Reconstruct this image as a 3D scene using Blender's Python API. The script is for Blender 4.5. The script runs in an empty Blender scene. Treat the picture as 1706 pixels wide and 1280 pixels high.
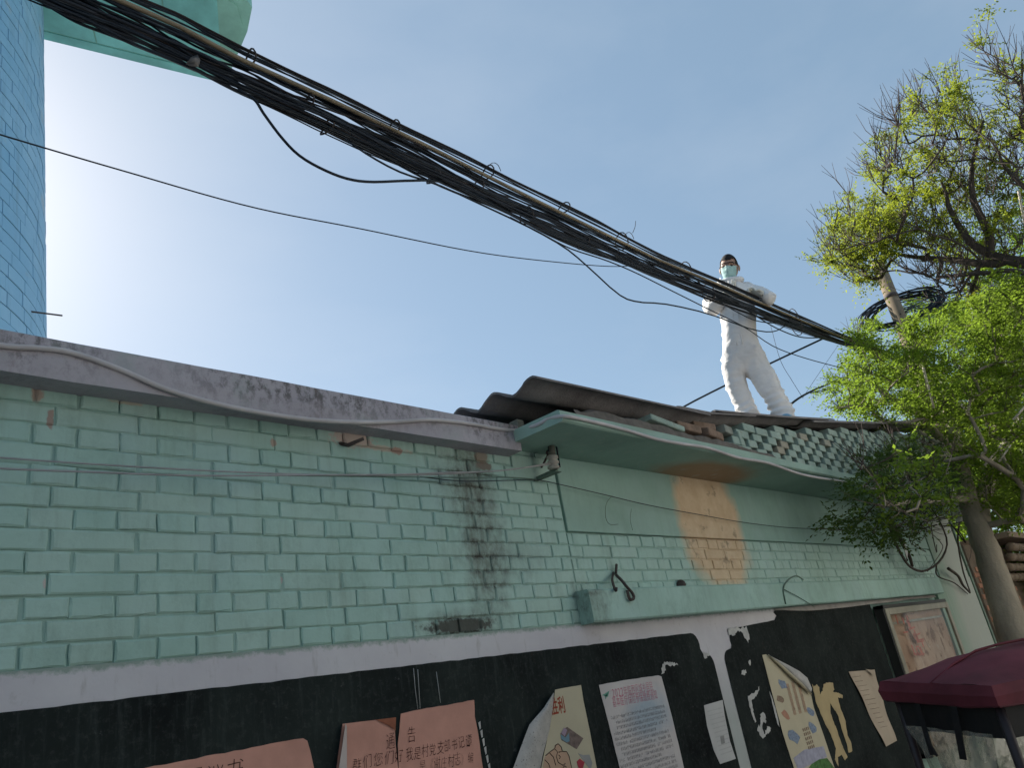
import bpy, bmesh, math, random
import numpy as np
from mathutils import Vector, Matrix, noise as mnoise
random.seed(7)
SC = bpy.context.scene
COL = SC.collection
rad = math.radians

# ------------------------------------------------------------------ camera
AX = np.array([[0.68353873, -0.71170202, -0.16203406],
               [0.16460109, 0.36656941, -0.91571467],
               [0.71111271, 0.59925546, 0.36771132]])      # rows: camera right, down, forward in world axes
FPX = 1311.56
CAM = np.array([0.0, -2.5, 1.7])
cd = bpy.data.cameras.new('camera')
cam = bpy.data.objects.new('camera', cd)
COL.objects.link(cam)
cd.sensor_width = 36.0
cd.sensor_fit = 'HORIZONTAL'
cd.lens = 36.0 * FPX / 1706.0
cd.clip_start = 0.05
cd.clip_end = 3000
R3 = Matrix((AX[0], -AX[1], -AX[2])).transposed()
cam.matrix_world = Matrix.Translation(Vector(CAM)) @ R3.to_4x4()
SC.camera = cam

# ------------------------------------------------------------------ world, sun, exposure
SUN_EL, SUN_AZ = 36.0, 4.0          # azimuth from +Y towards +X
wd = bpy.data.worlds.new('World')
SC.world = wd
wd.use_nodes = True
nt = wd.node_tree
nt.nodes.clear()
sky = nt.nodes.new('ShaderNodeTexSky')
sky.sky_type = 'NISHITA'
sky.sun_disc = False
sky.sun_elevation = rad(SUN_EL)
sky.sun_rotation = rad(SUN_AZ)
sky.altitude = 50
sky.air_density = 1.0
sky.dust_density = 0.85
sky.ozone_density = 0.9
tc = nt.nodes.new('ShaderNodeTexCoord')
mp = nt.nodes.new('ShaderNodeMapping')
mp.inputs['Scale'].default_value = (1.1, 2.2, 4.5)
nz = nt.nodes.new('ShaderNodeTexNoise')
nz.inputs['Scale'].default_value = 1.3
nz.inputs['Detail'].default_value = 6
nz.inputs['Roughness'].default_value = 0.55
cr = nt.nodes.new('ShaderNodeMapRange')
cr.inputs['From Min'].default_value = 0.45
cr.inputs['From Max'].default_value = 0.8
cr.inputs['To Max'].default_value = 0.13
mx = nt.nodes.new('ShaderNodeMix')
mx.data_type = 'RGBA'
mx.blend_type = 'MIX'
hz = nt.nodes.new('ShaderNodeMix')
hz.data_type = 'RGBA'
hz.inputs[0].default_value = 0.36
hz.inputs[7].default_value = (4.6, 6.8, 8.7, 1)
bg = nt.nodes.new('ShaderNodeBackground')
bg.inputs['Strength'].default_value = 0.0575
ow = nt.nodes.new('ShaderNodeOutputWorld')
L = nt.links.new
L(tc.outputs['Generated'], mp.inputs['Vector'])
L(mp.outputs['Vector'], nz.inputs['Vector'])
L(nz.outputs['Fac'], cr.inputs['Value'])
L(sky.outputs['Color'], hz.inputs[6])
L(cr.outputs['Result'], mx.inputs[0])
L(hz.outputs[2], mx.inputs[6])
mx.inputs[7].default_value = (8.5, 8.8, 9.2, 1)
L(mx.outputs[2], bg.inputs['Color'])
L(bg.outputs['Background'], ow.inputs['Surface'])

sl = bpy.data.lights.new('sun', 'SUN')
sl.energy = 5.0
sl.angle = rad(0.5)
sl.color = (1.0, 0.94, 0.84)
so = bpy.data.objects.new('sun', sl)
COL.objects.link(so)
sd = Vector((math.sin(rad(SUN_AZ)) * math.cos(rad(SUN_EL)), math.cos(rad(SUN_AZ)) * math.cos(rad(SUN_EL)), math.sin(rad(SUN_EL))))
so.rotation_euler = sd.to_track_quat('Z', 'Y').to_euler()
so.location = (0, 20, 30)

vs = SC.view_settings
vs.view_transform = 'Standard'
vs.look = 'None'
vs.gamma = 1
vs.exposure = 0.95
vs.use_curve_mapping = False

# ------------------------------------------------------------------ pixel -> place helpers (photo is 1706 x 1280)
def ray(x, y):
    return AX.T @ np.array([(x - 853) / FPX, (y - 640) / FPX, 1.0])
def onY(x, y, Y):
    d = ray(x, y)
    return Vector(CAM + d * ((Y - CAM[1]) / d[1]))
def onZ(x, y, z):
    d = ray(x, y)
    return Vector(CAM + d * ((z - CAM[2]) / d[2]))
def onX(x, y, X):
    d = ray(x, y)
    return Vector(CAM + d * (X / d[0]))
def at(x, y, dist):
    d = ray(x, y)
    return Vector(CAM + d / np.linalg.norm(d) * dist)

# ------------------------------------------------------------------ object helpers
def tag(o, label=None, cat=None, group=None, kind=None):
    if label: o['label'] = label
    if cat: o['category'] = cat
    if group: o['group'] = group
    if kind: o['kind'] = kind
    return o
def empty(name, loc, label, cat, group=None):
    o = bpy.data.objects.new(name, None)
    o.empty_display_size = 0.1
    COL.objects.link(o)
    o.location = loc
    return tag(o, label, cat, group)
def link(name, me, mat=None, parent=None, loc=None):
    """a mesh built in world coordinates; parent keeps the world position"""
    o = bpy.data.objects.new(name, me)
    COL.objects.link(o)
    if mat is not None:
        mats = mat if isinstance(mat, (list, tuple)) else [mat]
        if len(me.materials) == 0:
            for m_ in mats: me.materials.append(m_)
    if loc is not None: o.location = loc
    if parent is not None:
        o.parent = parent
        p = parent
        off = Vector((0, 0, 0))
        while p is not None:
            off += p.location
            p = p.parent
        o.location = Vector(o.location) - off
    return o

class MB:
    """collects shapes and links them as ONE mesh object"""
    def __init__(s):
        s.v, s.f, s.mi, s.smooth = [], [], [], []
    def add(s, vs_, fs, mi=0, smooth=False):
        n = len(s.v)
        s.v.extend([tuple(p) for p in vs_])
        for f_ in fs:
            s.f.append(tuple(i + n for i in f_))
            s.mi.append(mi)
            s.smooth.append(smooth)
        return s
    def box(s, a, b, mi=0, bev=0.0):
        x0, y0, z0 = a
        x1, y1, z1 = b
        if bev <= 0:
            vv = [(x0, y0, z0), (x1, y0, z0), (x1, y1, z0), (x0, y1, z0), (x0, y0, z1), (x1, y0, z1), (x1, y1, z1), (x0, y1, z1)]
            return s.add(vv, [(0, 3, 2, 1), (4, 5, 6, 7), (0, 1, 5, 4), (1, 2, 6, 5), (2, 3, 7, 6), (3, 0, 4, 7)], mi)
        bm = bmesh.new()
        bmesh.ops.create_cube(bm, size=1)
        for v in bm.verts:
            v.co = Vector(((x0 + x1) / 2 + v.co.x * (x1 - x0), (y0 + y1) / 2 + v.co.y * (y1 - y0), (z0 + z1) / 2 + v.co.z * (z1 - z0)))
        bmesh.ops.bevel(bm, geom=list(bm.edges), offset=bev, segments=1, affect='EDGES')
        s.bm(bm, mi)
        return s
    def bm(s, bm, mi=0, smooth=False, M=None):
        bm.verts.index_update()
        vv = [(M @ v.co) if M else v.co.copy() for v in bm.verts]
        s.add(vv, [[v.index for v in f_.verts] for f_ in bm.faces], mi, smooth)
        bm.free()
        return s
    def tube(s, pts, r, sides=6, mi=0, cap=True):
        pts = [Vector(p) for p in pts]
        n = len(pts)
        rs = r if isinstance(r, (list, tuple)) else [r] * n
        t = (pts[1] - pts[0]).normalized()
        up = Vector((0, 0, 1)) if abs(t.z) < 0.9 else Vector((1, 0, 0))
        nrm = t.cross(up).normalized()
        vv = []
        for i in range(n):
            if i < n - 1: t2 = (pts[i + 1] - pts[i])
            else: t2 = pts[i] - pts[i - 1]
            if 0 < i < n - 1: t2 = (pts[i + 1] - pts[i - 1])
            t2 = t2.normalized() if t2.length > 1e-9 else t
            nrm = (nrm - t2 * nrm.dot(t2))
            nrm = nrm.normalized() if nrm.length > 1e-6 else t2.orthogonal().normalized()
            b = t2.cross(nrm)
            t = t2
            for k in range(sides):
                a = 2 * math.pi * k / sides
                vv.append(pts[i] + (nrm * math.cos(a) + b * math.sin(a)) * rs[i])
        ff = []
        for i in range(n - 1):
            for k in range(sides):
                k2 = (k + 1) % sides
                ff.append((i * sides + k, i * sides + k2, (i + 1) * sides + k2, (i + 1) * sides + k))
        if cap:
            ff.append(tuple(range(sides - 1, -1, -1)))
            ff.append(tuple((n - 1) * sides + k for k in range(sides)))
        return s.add(vv, ff, mi, sides > 3)
    def lathe(s, prof, M, sides=16, mi=0):
        vv, ff = [], []
        for (r, z) in prof:
            for k in range(sides):
                a = 2 * math.pi * k / sides
                vv.append(M @ Vector((r * math.cos(a), r * math.sin(a), z)))
        for i in range(len(prof) - 1):
            for k in range(sides):
                k2 = (k + 1) % sides
                ff.append((i * sides + k, i * sides + k2, (i + 1) * sides + k2, (i + 1) * sides + k))
        return s.add(vv, ff, mi, True)
    def slab(s, pts, nrm, th, mi=0):
        """polygon extruded by th along nrm"""
        n = len(pts)
        nrm = Vector(nrm)
        a = [Vector(p) for p in pts]
        b = [p + nrm * th for p in a]
        return s.add(a + b, [tuple(range(n)), tuple(range(2 * n - 1, n - 1, -1))] + [(i, i + n, (i + 1) % n + n, (i + 1) % n) for i in range(n)], mi)
    def mesh(s, name):
        me = bpy.data.meshes.new(name)
        me.from_pydata(s.v, [], s.f)
        me.polygons.foreach_set('material_index', s.mi)
        me.polygons.foreach_set('use_smooth', s.smooth)
        bm = bmesh.new()
        bm.from_mesh(me)
        bmesh.ops.recalc_face_normals(bm, faces=bm.faces)
        bm.to_mesh(me)
        bm.free()
        me.update()
        return me
    def build(s, name, mat, parent=None):
        return link(name, s.mesh(name), mat, parent)

def spline(pts, n):
    """Catmull-Rom through pts, n samples"""
    P = [Vector(p) for p in pts]
    P = [P[0] * 2 - P[1]] + P + [P[-1] * 2 - P[-2]]
    out = []
    m = len(P) - 3
    for i in range(n):
        u = i / (n - 1) * m
        k = min(int(u), m - 1)
        t = u - k
        a, b, c, d = P[k:k + 4]
        out.append(0.5 * ((2 * b) + (c - a) * t + (2 * a - 5 * b + 4 * c - d) * t * t + (3 * b - a - 3 * c + d) * t ** 3))
    return out

# ------------------------------------------------------------------ material helpers
class NT:
    def __init__(s, name):
        s.m = bpy.data.materials.new(name)
        s.m.use_nodes = True
        s.t = s.m.node_tree
        s.t.nodes.clear()
        s.out = s.t.nodes.new('ShaderNodeOutputMaterial')
        s.p = s.t.nodes.new('ShaderNodeBsdfPrincipled')
        s.t.links.new(s.p.outputs[0], s.out.inputs['Surface'])
        s.pos = None
    def n(s, ty, **kw):
        x = s.t.nodes.new(ty)
        for k, v in kw.items(): setattr(x, k, v)
        return x
    def ln(s, a, b): s.t.links.new(a, b)
    def setin(s, inp, v):
        if isinstance(v, bpy.types.NodeSocket): s.ln(v, inp)
        else: inp.default_value = v
    def P(s):
        if s.pos is None: s.pos = s.n('ShaderNodeNewGeometry').outputs['Position']
        return s.pos
    def objc(s): return s.n('ShaderNodeTexCoord').outputs['Object']
    def scale(s, vec, sc, loc=(0, 0, 0)):
        m_ = s.n('ShaderNodeMapping')
        s.ln(vec, m_.inputs['Vector'])
        m_.inputs['Scale'].default_value = sc
        m_.inputs['Location'].default_value = loc
        return m_.outputs['Vector']
    def noise(s, vec, scale=5, detail=4, rough=0.55):
        x = s.n('ShaderNodeTexNoise')
        s.ln(vec, x.inputs['Vector'])
        x.inputs['Scale'].default_value = scale
        x.inputs['Detail'].default_value = detail
        x.inputs['Roughness'].default_value = rough
        return x.outputs['Fac']
    def math(s, op, a, b=0.0, clamp=False):
        x = s.n('ShaderNodeMath', operation=op)
        x.use_clamp = clamp
        s.setin(x.inputs[0], a)
        s.setin(x.inputs[1], b)
        return x.outputs[0]
    def rng(s, v, a, b, c=0.0, d=1.0):
        x = s.n('ShaderNodeMapRange')
        s.setin(x.inputs['Value'], v)
        x.inputs['From Min'].default_value = a
        x.inputs['From Max'].default_value = b
        x.inputs['To Min'].default_value = c
        x.inputs['To Max'].default_value = d
        return x.outputs['Result']
    def mix(s, f, a, b, blend='MIX'):
        x = s.n('ShaderNodeMix', data_type='RGBA', blend_type=blend)
        s.setin(x.inputs[0], f)
        for i, v in ((6, a), (7, b)):
            if isinstance(v, bpy.types.NodeSocket): s.ln(v, x.inputs[i])
            else: x.inputs[i].default_value = (*v, 1) if len(v) == 3 else v
        return x.outputs[2]
    def bump(s, h, strength=0.3, dist=0.01):
        x = s.n('ShaderNodeBump')
        s.ln(h, x.inputs['Height'])
        x.inputs['Strength'].default_value = strength
        x.inputs['Distance'].default_value = dist
        s.ln(x.outputs[0], s.p.inputs['Normal'])
    def xyz(s):
        x = s.n('ShaderNodeSeparateXYZ')
        s.ln(s.P(), x.inputs[0])
        return x.outputs
    def ell(s, c, r, amp=0.35, nscale=9, soft=0.25, sq=False):
        """soft-edged blot on the facade, centre (X, z), radii r, ragged by noise"""
        X, _, Z = s.xyz()
        a = s.math('DIVIDE', s.math('SUBTRACT', X, c[0]), r[0])
        b = s.math('DIVIDE', s.math('SUBTRACT', Z, c[1]), r[1])
        pw_ = 2.5 if sq else 2.0
        d = s.math('POWER', s.math('ADD', s.math('POWER', s.math('ABSOLUTE', a), pw_), s.math('POWER', s.math('ABSOLUTE', b), pw_)), 1 / pw_)
        nzv = s.noise(s.P(), nscale, 5, 0.6)
        d = s.math('ADD', d, s.math('MULTIPLY', s.math('SUBTRACT', nzv, 0.5), amp * 2))
        return s.rng(d, 1 - soft, 1 + soft, 1, 0)

def simple(name, col, rough=0.7, var=0.25, nscale=8, bump=0.15, bscale=60, metal=0.0, dist=0.004, spec=0.3, coords='world', streak=False):
    k = NT(name)
    v = k.P() if coords == 'world' else k.objc()
    v2 = k.scale(v, (1, 1, 0.15)) if streak else v
    f = k.rng(k.noise(v2, nscale, 6, 0.6), 0.3, 0.7)
    c1 = tuple(c * (1 - var) for c in col)
    c2 = tuple(min(1, c * (1 + var)) for c in col)
    c = k.mix(f, c1, c2)
    k.ln(c, k.p.inputs['Base Color'])
    k.p.inputs['Roughness'].default_value = rough
    k.p.inputs['Metallic'].default_value = metal
    k.p.inputs['Specular IOR Level'].default_value = spec
    if bump > 0: k.bump(k.noise(v, bscale, 5, 0.6), bump, dist)
    return k.m

Z0M, COURSEM = 1.7 + 1.0035, 0.06515
PEACH = onY(1187, 872, 0)
PEACH_R = (abs(onY(1240, 880, 0).x - onY(1140, 872, 0).x) / 2, abs(onY(1150, 770, 0).z - onY(1190, 985, 0).z) / 2)
MOLD = [(onY(800, 880, 0), 0.11, 0.44, 1.0), (onY(775, 800, 0), 0.16, 0.15, 0.8), (onY(830, 930, 0), 0.22, 0.11, 0.55), (onY(760, 1040, 0), 0.17, 0.05, 0.9), (onY(974, 1008, 0), 0.09, 0.11, 0.75), (onY(890, 750, 0), 0.10, 0.05, 0.6)]

def facade(name, base, var=0.17, brick_var=0.15, grime=0.45, mold=True, peach=True, bump=0.25, exposed=True):
    k = NT(name)
    P = k.P()
    big = k.rng(k.noise(P, 1.7, 5, 0.6), 0.3, 0.7)
    fine = k.rng(k.noise(P, 38, 5, 0.65), 0.25, 0.75)
    c = k.mix(big, tuple(x * (1 - var) for x in base), (base[0] * (1 + var) + 0.01, base[1] * (1 + var * .8), base[2] * (1 + var * 1.1)))
    c = k.mix(k.math('MULTIPLY', fine, 0.22), c, tuple(x * 0.72 for x in base))
    if brick_var:
        rnd = k.n('ShaderNodeObjectInfo').outputs['Random']
        c = k.mix(k.math('MULTIPLY', k.rng(rnd, 0, 1, 0, 1), brick_var * 2.2), c, (base[0] * 1.28, base[1] * 1.02, base[2] * 1.04))
    # rain streaks
    st = k.rng(k.noise(k.scale(P, (7, 7, 0.9)), 2.2, 5, 0.65), 0.52, 0.78)
    c = k.mix(k.math('MULTIPLY', st, grime), c, (base[0] * .52 + .005, base[1] * .44, base[2] * .40))
    # flaked spots showing pale under-coat
    gd = k.rng(k.noise(k.scale(P, (1, 1, 0.6)), 7, 7, 0.76), 0.50, 0.70)
    c = k.mix(k.math('MULTIPLY', gd, grime * .75), c, (base[0] * .42, base[1] * .40, base[2] * .38))
    bl = k.rng(k.noise(k.scale(P, (1.6, 1, .8)), 2.6, 3, 0.5), 0.48, 0.70)
    c = k.mix(k.math('MULTIPLY', bl, 0.35), c, (base[0] * 1.12, base[1] * .98, base[2] * 1.12))
    fl = k.rng(k.noise(P, 16, 6, 0.75), 0.67, 0.71)
    c = k.mix(k.math('MULTIPLY', fl, 0.5), c, (0.33, 0.36, 0.31))
    if mold:
        fz = k.math('FRACT', k.math('DIVIDE', k.math('SUBTRACT', k.xyz()[2], Z0M), COURSEM))
        jn = k.rng(k.math('ABSOLUTE', k.math('SUBTRACT', fz, 0.5)), 0.20, 0.5, 0.42, 1.0)
        for (q, rx, rz, am) in MOLD:
            e = k.ell((q.x, q.z), (rx, rz), 0.9, 14, 0.5)
            sp = k.rng(k.noise(k.scale(P, (1, 1, 0.6)), 24, 6, 0.75), 0.42, 0.62)
            c = k.mix(k.math('MULTIPLY', k.math('MULTIPLY', k.math('MULTIPLY', e, sp), jn), am), c, (0.016, 0.013, 0.011))
            c = k.mix(k.math('MULTIPLY', e, am * 0.34), c, (0.10, 0.09, 0.068))
    if exposed:
        for (px, rx, rz, col) in [((588, 732), 0.10, 0.035, (0.50, 0.30, 0.23)), ((640, 748), 0.14, 0.012, (0.50, 0.40, 0.30)), ((662, 752), 0.035, 0.016, (0.33, 0.15, 0.09)),
                                  ((803, 762), 0.045, 0.035, (0.26, 0.17, 0.10)), ((806, 777), 0.05, 0.02, (0.17, 0.10, 0.06)), ((770, 1043), 0.19, 0.030, (0.022, 0.012, 0.004)),
                                  ((62, 655), 0.016, 0.03, (0.42, 0.24, 0.15)), ((84, 698), 0.010, 0.03, (0.36, 0.17, 0.11)), ((74, 974), 0.006, 0.012, (0.55, 0.42, 0.38)), ((470, 966), 0.006, 0.012, (0.55, 0.42, 0.38)),
                                  ((455, 738), 0.012, 0.016, (0.42, 0.24, 0.16)), ((212, 672), 0.05, 0.006, (0.46, 0.38, 0.24))]:
            q = onY(*px, 0)
            e = k.ell((q.x, q.z), (rx, rz), 0.95, 46, 0.2)
            c = k.mix(k.math('MULTIPLY', e, .85), c, tuple(v_ * .62 + .30 * max(col) + .004 for v_ in col))
    if peach:
        e = k.ell((PEACH.x, PEACH.z), PEACH_R, 0.24, 5, 0.14, True)
        pc = k.mix(k.rng(k.noise(P, 9, 6, 0.65), 0.35, 0.65), (0.56, 0.39, 0.235), (0.66, 0.50, 0.33))
        pc = k.mix(k.rng(k.noise(P, 5.5, 6, 0.7), 0.58, 0.64), pc, (0.34, 0.24, 0.15))
        c = k.mix(k.math('MULTIPLY', e, 0.93), c, pc)
    k.ln(c, k.p.inputs['Base Color'])
    k.p.inputs['Roughness'].default_value = 0.62
    k.p.inputs['Specular IOR Level'].default_value = 0.3
    h = k.math('ADD', k.math('MULTIPLY', k.noise(P, 90, 4, 0.6), 0.5), k.noise(P, 22, 4, 0.6))
    k.bump(h, bump, 0.006)
    return k.m

GREEN = (0.335, 0.530, 0.455)
M_brick = facade('painted_brick', GREEN)
M_joint = facade('painted_joint', tuple(c * 0.88 for c in GREEN), brick_var=0)
M_panel = facade('painted_plaster', (0.285, 0.455, 0.385), brick_var=0, grime=0.22, mold=False, exposed=False, bump=0.12)
M_ledge = facade('painted_ledge', (0.315, 0.50, 0.425), brick_var=0, grime=0.5, mold=True, peach=False, exposed=False, bump=0.12)

def mk_slab():
    k = NT('painted_slab')
    P = k.P()
    b = (0.265, 0.395, 0.335)
    c = k.mix(k.rng(k.noise(P, 2.5, 6, 0.65), 0.3, 0.7), tuple(x * .8 for x in b), tuple(x * 1.15 for x in b))
    X, Y, Z = k.xyz()
    q0, q1 = onZ(1140, 770, 2.85), onZ(1262, 790, 2.85)
    a = k.math('DIVIDE', k.math('SUBTRACT', X, (q0.x + q1.x) / 2), abs(q1.x - q0.x) / 2 + 0.1)
    b2 = k.math('DIVIDE', k.math('SUBTRACT', Y, -0.08), 0.22)
    d = k.math('SQRT', k.math('ADD', k.math('MULTIPLY', a, a), k.math('MULTIPLY', b2, b2)))
    d = k.math('ADD', d, k.math('MULTIPLY', k.math('SUBTRACT', k.noise(P, 4, 5, 0.6), 0.5), 0.5))
    c = k.mix(k.math('MULTIPLY', k.rng(d, 0.75, 1.15, 1, 0), 0.8), c, (0.36, 0.20, 0.10))
    w = k.rng(k.noise(k.scale(P, (1, 1, 2.5)), 14, 6, 0.7), 0.56, 0.68)
    c = k.mix(k.math('MULTIPLY', w, 0.35), c, (0.42, 0.45, 0.40))
    k.ln(c, k.p.inputs['Base Color'])
    k.p.inputs['Roughness'].default_value = 0.7
    k.bump(k.noise(P, 40, 5, 0.6), 0.2, 0.006)
    return k.m
M_slab = mk_slab()

def mk_coping():
    k = NT('weathered_coping')
    P = k.P()
    base = k.mix(k.rng(k.noise(P, 2.2, 6, 0.6), 0.3, 0.7), (0.34, 0.315, 0.345), (0.46, 0.43, 0.46))
    X, Y, Z = k.xyz()
    hi = k.rng(Z, 2.83, 2.90, 0.25, 1.0)
    sp = k.rng(k.noise(k.scale(P, (1, 1, 0.7)), 34, 6, 0.75), 0.46, 0.60)
    ar = k.rng(k.noise(k.scale(P, (1, 1, 0.5)), 3.2, 4, 0.6), 0.30, 0.52)
    c = k.mix(k.math('MULTIPLY', k.math('MULTIPLY', sp, hi), k.math('MULTIPLY', ar, 0.85)), base, (0.085, 0.08, 0.075))
    blot = k.rng(k.noise(k.scale(P, (1, 1, 0.6)), 7, 6, 0.7), 0.60, 0.70)
    c = k.mix(k.math('MULTIPLY', blot, 0.55), c, (0.17, 0.12, 0.11))
    gr = k.rng(k.noise(P, 5, 4, 0.6), 0.55, 0.7)
    c = k.mix(k.math('MULTIPLY', gr, 0.35), c, (0.24, 0.33, 0.29))
    k.ln(c, k.p.inputs['Base Color'])
    k.p.inputs['Roughness'].default_value = 0.8
    k.bump(k.noise(P, 55, 6, 0.65), 0.35, 0.006)
    return k.m
M_coping = mk_coping()

def mk_white():
    k = NT('whitewash')
    P = k.P()
    c = k.mix(k.rng(k.noise(P, 2.4, 6, 0.6), 0.3, 0.7), (0.50, 0.48, 0.51), (0.62, 0.61, 0.62))
    st = k.rng(k.noise(k.scale(P, (6, 6, 1.2)), 4, 6, 0.7), 0.58, 0.75)
    c = k.mix(k.math('MULTIPLY', st, 0.5), c, (0.26, 0.24, 0.22))
    d1 = k.rng(k.noise(P, 9, 6, 0.75), 0.60, 0.72)
    c = k.mix(k.math('MULTIPLY', d1, 0.5), c, (0.30, 0.28, 0.27))
    # ragged green paint overlap along the upper edge
    X, Y, Z = k.xyz()
    e = k.math('ADD', Z, k.math('MULTIPLY', k.math('SUBTRACT', k.noise(P, 26, 6, 0.75), 0.5), 0.06))
    c = k.mix(k.math('MULTIPLY', k.rng(e, 1.968, 1.982), 0.8), c, (0.19, 0.28, 0.22))
    # worn to green-grey low on the stripe
    c = k.mix(k.math('MULTIPLY', k.rng(Z, 1.72, 1.40), 0.6), c, (0.30, 0.36, 0.32))
    k.ln(c, k.p.inputs['Base Color'])
    k.p.inputs['Roughness'].default_value = 0.8
    k.bump(k.noise(P, 30, 6, 0.65), 0.3, 0.006)
    return k.m
M_white = mk_white()

def mk_board():
    k = NT('blackboard_paint')
    P = k.P()
    c = k.mix(k.rng(k.noise(P, 1.6, 6, 0.65), 0.32, 0.68), (0.005, 0.006, 0.007), (0.026, 0.034, 0.031))
    sc = k.rng(k.noise(k.scale(P, (9, 9, 1.0)), 5, 6, 0.75), 0.52, 0.76)
    c = k.mix(k.math('MULTIPLY', sc, k.rng(k.xyz()[0], 2.2, 4.2, 0.42, 0.16)), c, (0.070, 0.085, 0.080))
    sp = k.rng(k.noise(P, 60, 5, 0.75), 0.52, 0.78)
    c = k.mix(k.math('MULTIPLY', sp, 0.20), c, (0.16, 0.17, 0.16))
    rs = k.rng(k.noise(P, 6, 5, 0.7), 0.66, 0.76)
    c = k.mix(k.math('MULTIPLY', rs, 0.5), c, (0.05, 0.028, 0.016))
    # chalk smears
    ch = k.rng(k.noise(k.scale(P, (1, 1, 1.6)), 11, 8, 0.8), 0.63, 0.80)
    c = k.mix(k.math('MULTIPLY', ch, 0.42), c, (0.35, 0.36, 0.35))
    k.ln(c, k.p.inputs['Base Color'])
    k.p.inputs['Roughness'].default_value = 0.85
    k.p.inputs['Specular IOR Level'].default_value = 0.08
    k.bump(k.noise(P, 45, 6, 0.65), 0.25, 0.004)
    return k.m
M_board = mk_board()

def mk_pier():
    k = NT('pier_plaster')
    P = k.P()
    X, Y, Z = k.xyz()
    f = k.math('ADD', X, k.math('MULTIPLY', k.math('SUBTRACT', k.noise(k.scale(P, (1, 1, 0.3)), 3, 5, 0.6), 0.5), 0.8))
    f = k.math('ADD', f, k.math('MULTIPLY', k.math('SUBTRACT', 2.0, Z), 0.15))
    g = k.rng(f, 9.1, 9.75)
    c = k.mix(g, (0.19, 0.31, 0.235), (0.34, 0.37, 0.33))
    st = k.rng(k.noise(k.scale(P, (8, 8, 0.7)), 4, 6, 0.7), 0.5, 0.75)
    c = k.mix(k.math('MULTIPLY', st, 0.35), c, (0.44, 0.46, 0.43))
    k.ln(c, k.p.inputs['Base Color'])
    k.p.inputs['Roughness'].default_value = 0.75
    k.bump(k.noise(P, 40, 5, 0.6), 0.2, 0.005)
    return k.m
M_pier = mk_pier()

def mk_sheet():
    k = NT('cement_sheet')
    P = k.P()
    c = k.mix(k.rng(k.noise(P, 4, 6, 0.65), 0.3, 0.7), (0.115, 0.105, 0.104), (0.25, 0.232, 0.225))
    c = k.mix(k.math('MULTIPLY', k.rng(k.noise(P, 60, 5, 0.7), 0.5, 0.7), 0.5), c, (0.27, 0.255, 0.24))
    c = k.mix(k.math('MULTIPLY', k.rng(k.noise(P, 7, 5, 0.7), 0.6, 0.72), 0.6), c, (0.19, 0.12, 0.085))
    k.ln(c, k.p.inputs['Base Color'])
    k.p.inputs['Roughness'].default_value = 0.9
    k.bump(k.noise(P, 80, 6, 0.7), 0.5, 0.006)
    return k.m
M_sheet = mk_sheet()

def mk_lattice():
    k = NT('lattice_paint')
    P = k.P()
    rnd = k.n('ShaderNodeObjectInfo').outputs['Random']
    c = k.mix(k.rng(k.noise(P, 6, 5, 0.6), 0.3, 0.7), (0.235, 0.325, 0.285), (0.34, 0.44, 0.385))
    c = k.mix(k.rng(rnd, 0.90, 0.95, 0, 0.7), c, (0.33, 0.24, 0.17))
    c = k.mix(k.math('MULTIPLY', k.rng(k.noise(P, 24, 6, 0.7), 0.55, 0.68), 0.6), c, (0.21, 0.175, 0.135))
    k.ln(c, k.p.inputs['Base Color'])
    k.p.inputs['Roughness'].default_value = 0.8
    k.bump(k.noise(P, 60, 5, 0.65), 0.4, 0.006)
    return k.m
M_lattice = mk_lattice()

M_rubble = simple('broken_brick', (0.22, 0.155, 0.115), 0.9, 0.35, 14, 0.4, 70)
M_mortar = simple('grey_mortar', (0.23, 0.25, 0.22), 0.9, 0.3, 12, 0.4, 60)
M_dark = simple('dark_interior', (0.06, 0.058, 0.052), 0.9, 0.3, 6, 0.2, 40)
M_iron = simple('rusty_iron', (0.07, 0.055, 0.05), 0.7, 0.4, 30, 0.3, 120)
M_greeniron = simple('painted_iron', (0.11, 0.17, 0.13), 0.6, 0.25, 25, 0.2, 100)
M_cable = simple('black_cable', (0.011, 0.018, 0.027), 0.5, 0.3, 20, 0.05, 100, spec=0.25)
M_cable2 = simple('dusty_cable', (0.022, 0.027, 0.036), 0.6, 0.3, 20, 0.05, 100, spec=0.25)
M_cable3 = simple('brown_cable', (0.035, 0.028, 0.028), 0.7, 0.3, 20, 0.05, 100, spec=0.25)
M_tan = simple('tan_conduit', (0.27, 0.215, 0.14), 0.6, 0.35, 3, 0.1, 60)
M_conduit = simple('grey_white_cable', (0.50, 0.47, 0.47), 0.6, 0.18, 5, 0.1, 60)
M_alu = simple('aluminium_wire', (0.33, 0.33, 0.33), 0.5, 0.2, 10, 0.0, 40, metal=0.3)
M_porcelain = simple('insulator_porcelain', (0.34, 0.32, 0.28), 0.45, 0.15, 20, 0.05, 60, spec=0.5)

# ------------------------------------------------------------------ ground
def mk_ground():
    k = NT('lane_concrete')
    P = k.P()
    c = k.mix(k.rng(k.noise(P, 0.8, 6, 0.6), 0.3, 0.7), (0.17, 0.165, 0.155), (0.25, 0.24, 0.225))
    c = k.mix(k.math('MULTIPLY', k.rng(k.noise(P, 12, 6, 0.7), 0.5, 0.75), 0.4), c, (0.17, 0.155, 0.13))
    k.ln(c, k.p.inputs['Base Color'])
    k.p.inputs['Roughness'].default_value = 0.9
    k.bump(k.noise(P, 30, 6, 0.6), 0.3, 0.01)
    return k.m
g = MB()
g.add([(-600, -600, 0), (600, -600, 0), (600, 600, 0), (-600, 600, 0)], [(0, 1, 2, 3)])
tag(g.build('ground', mk_ground()), kind='structure')

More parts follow.
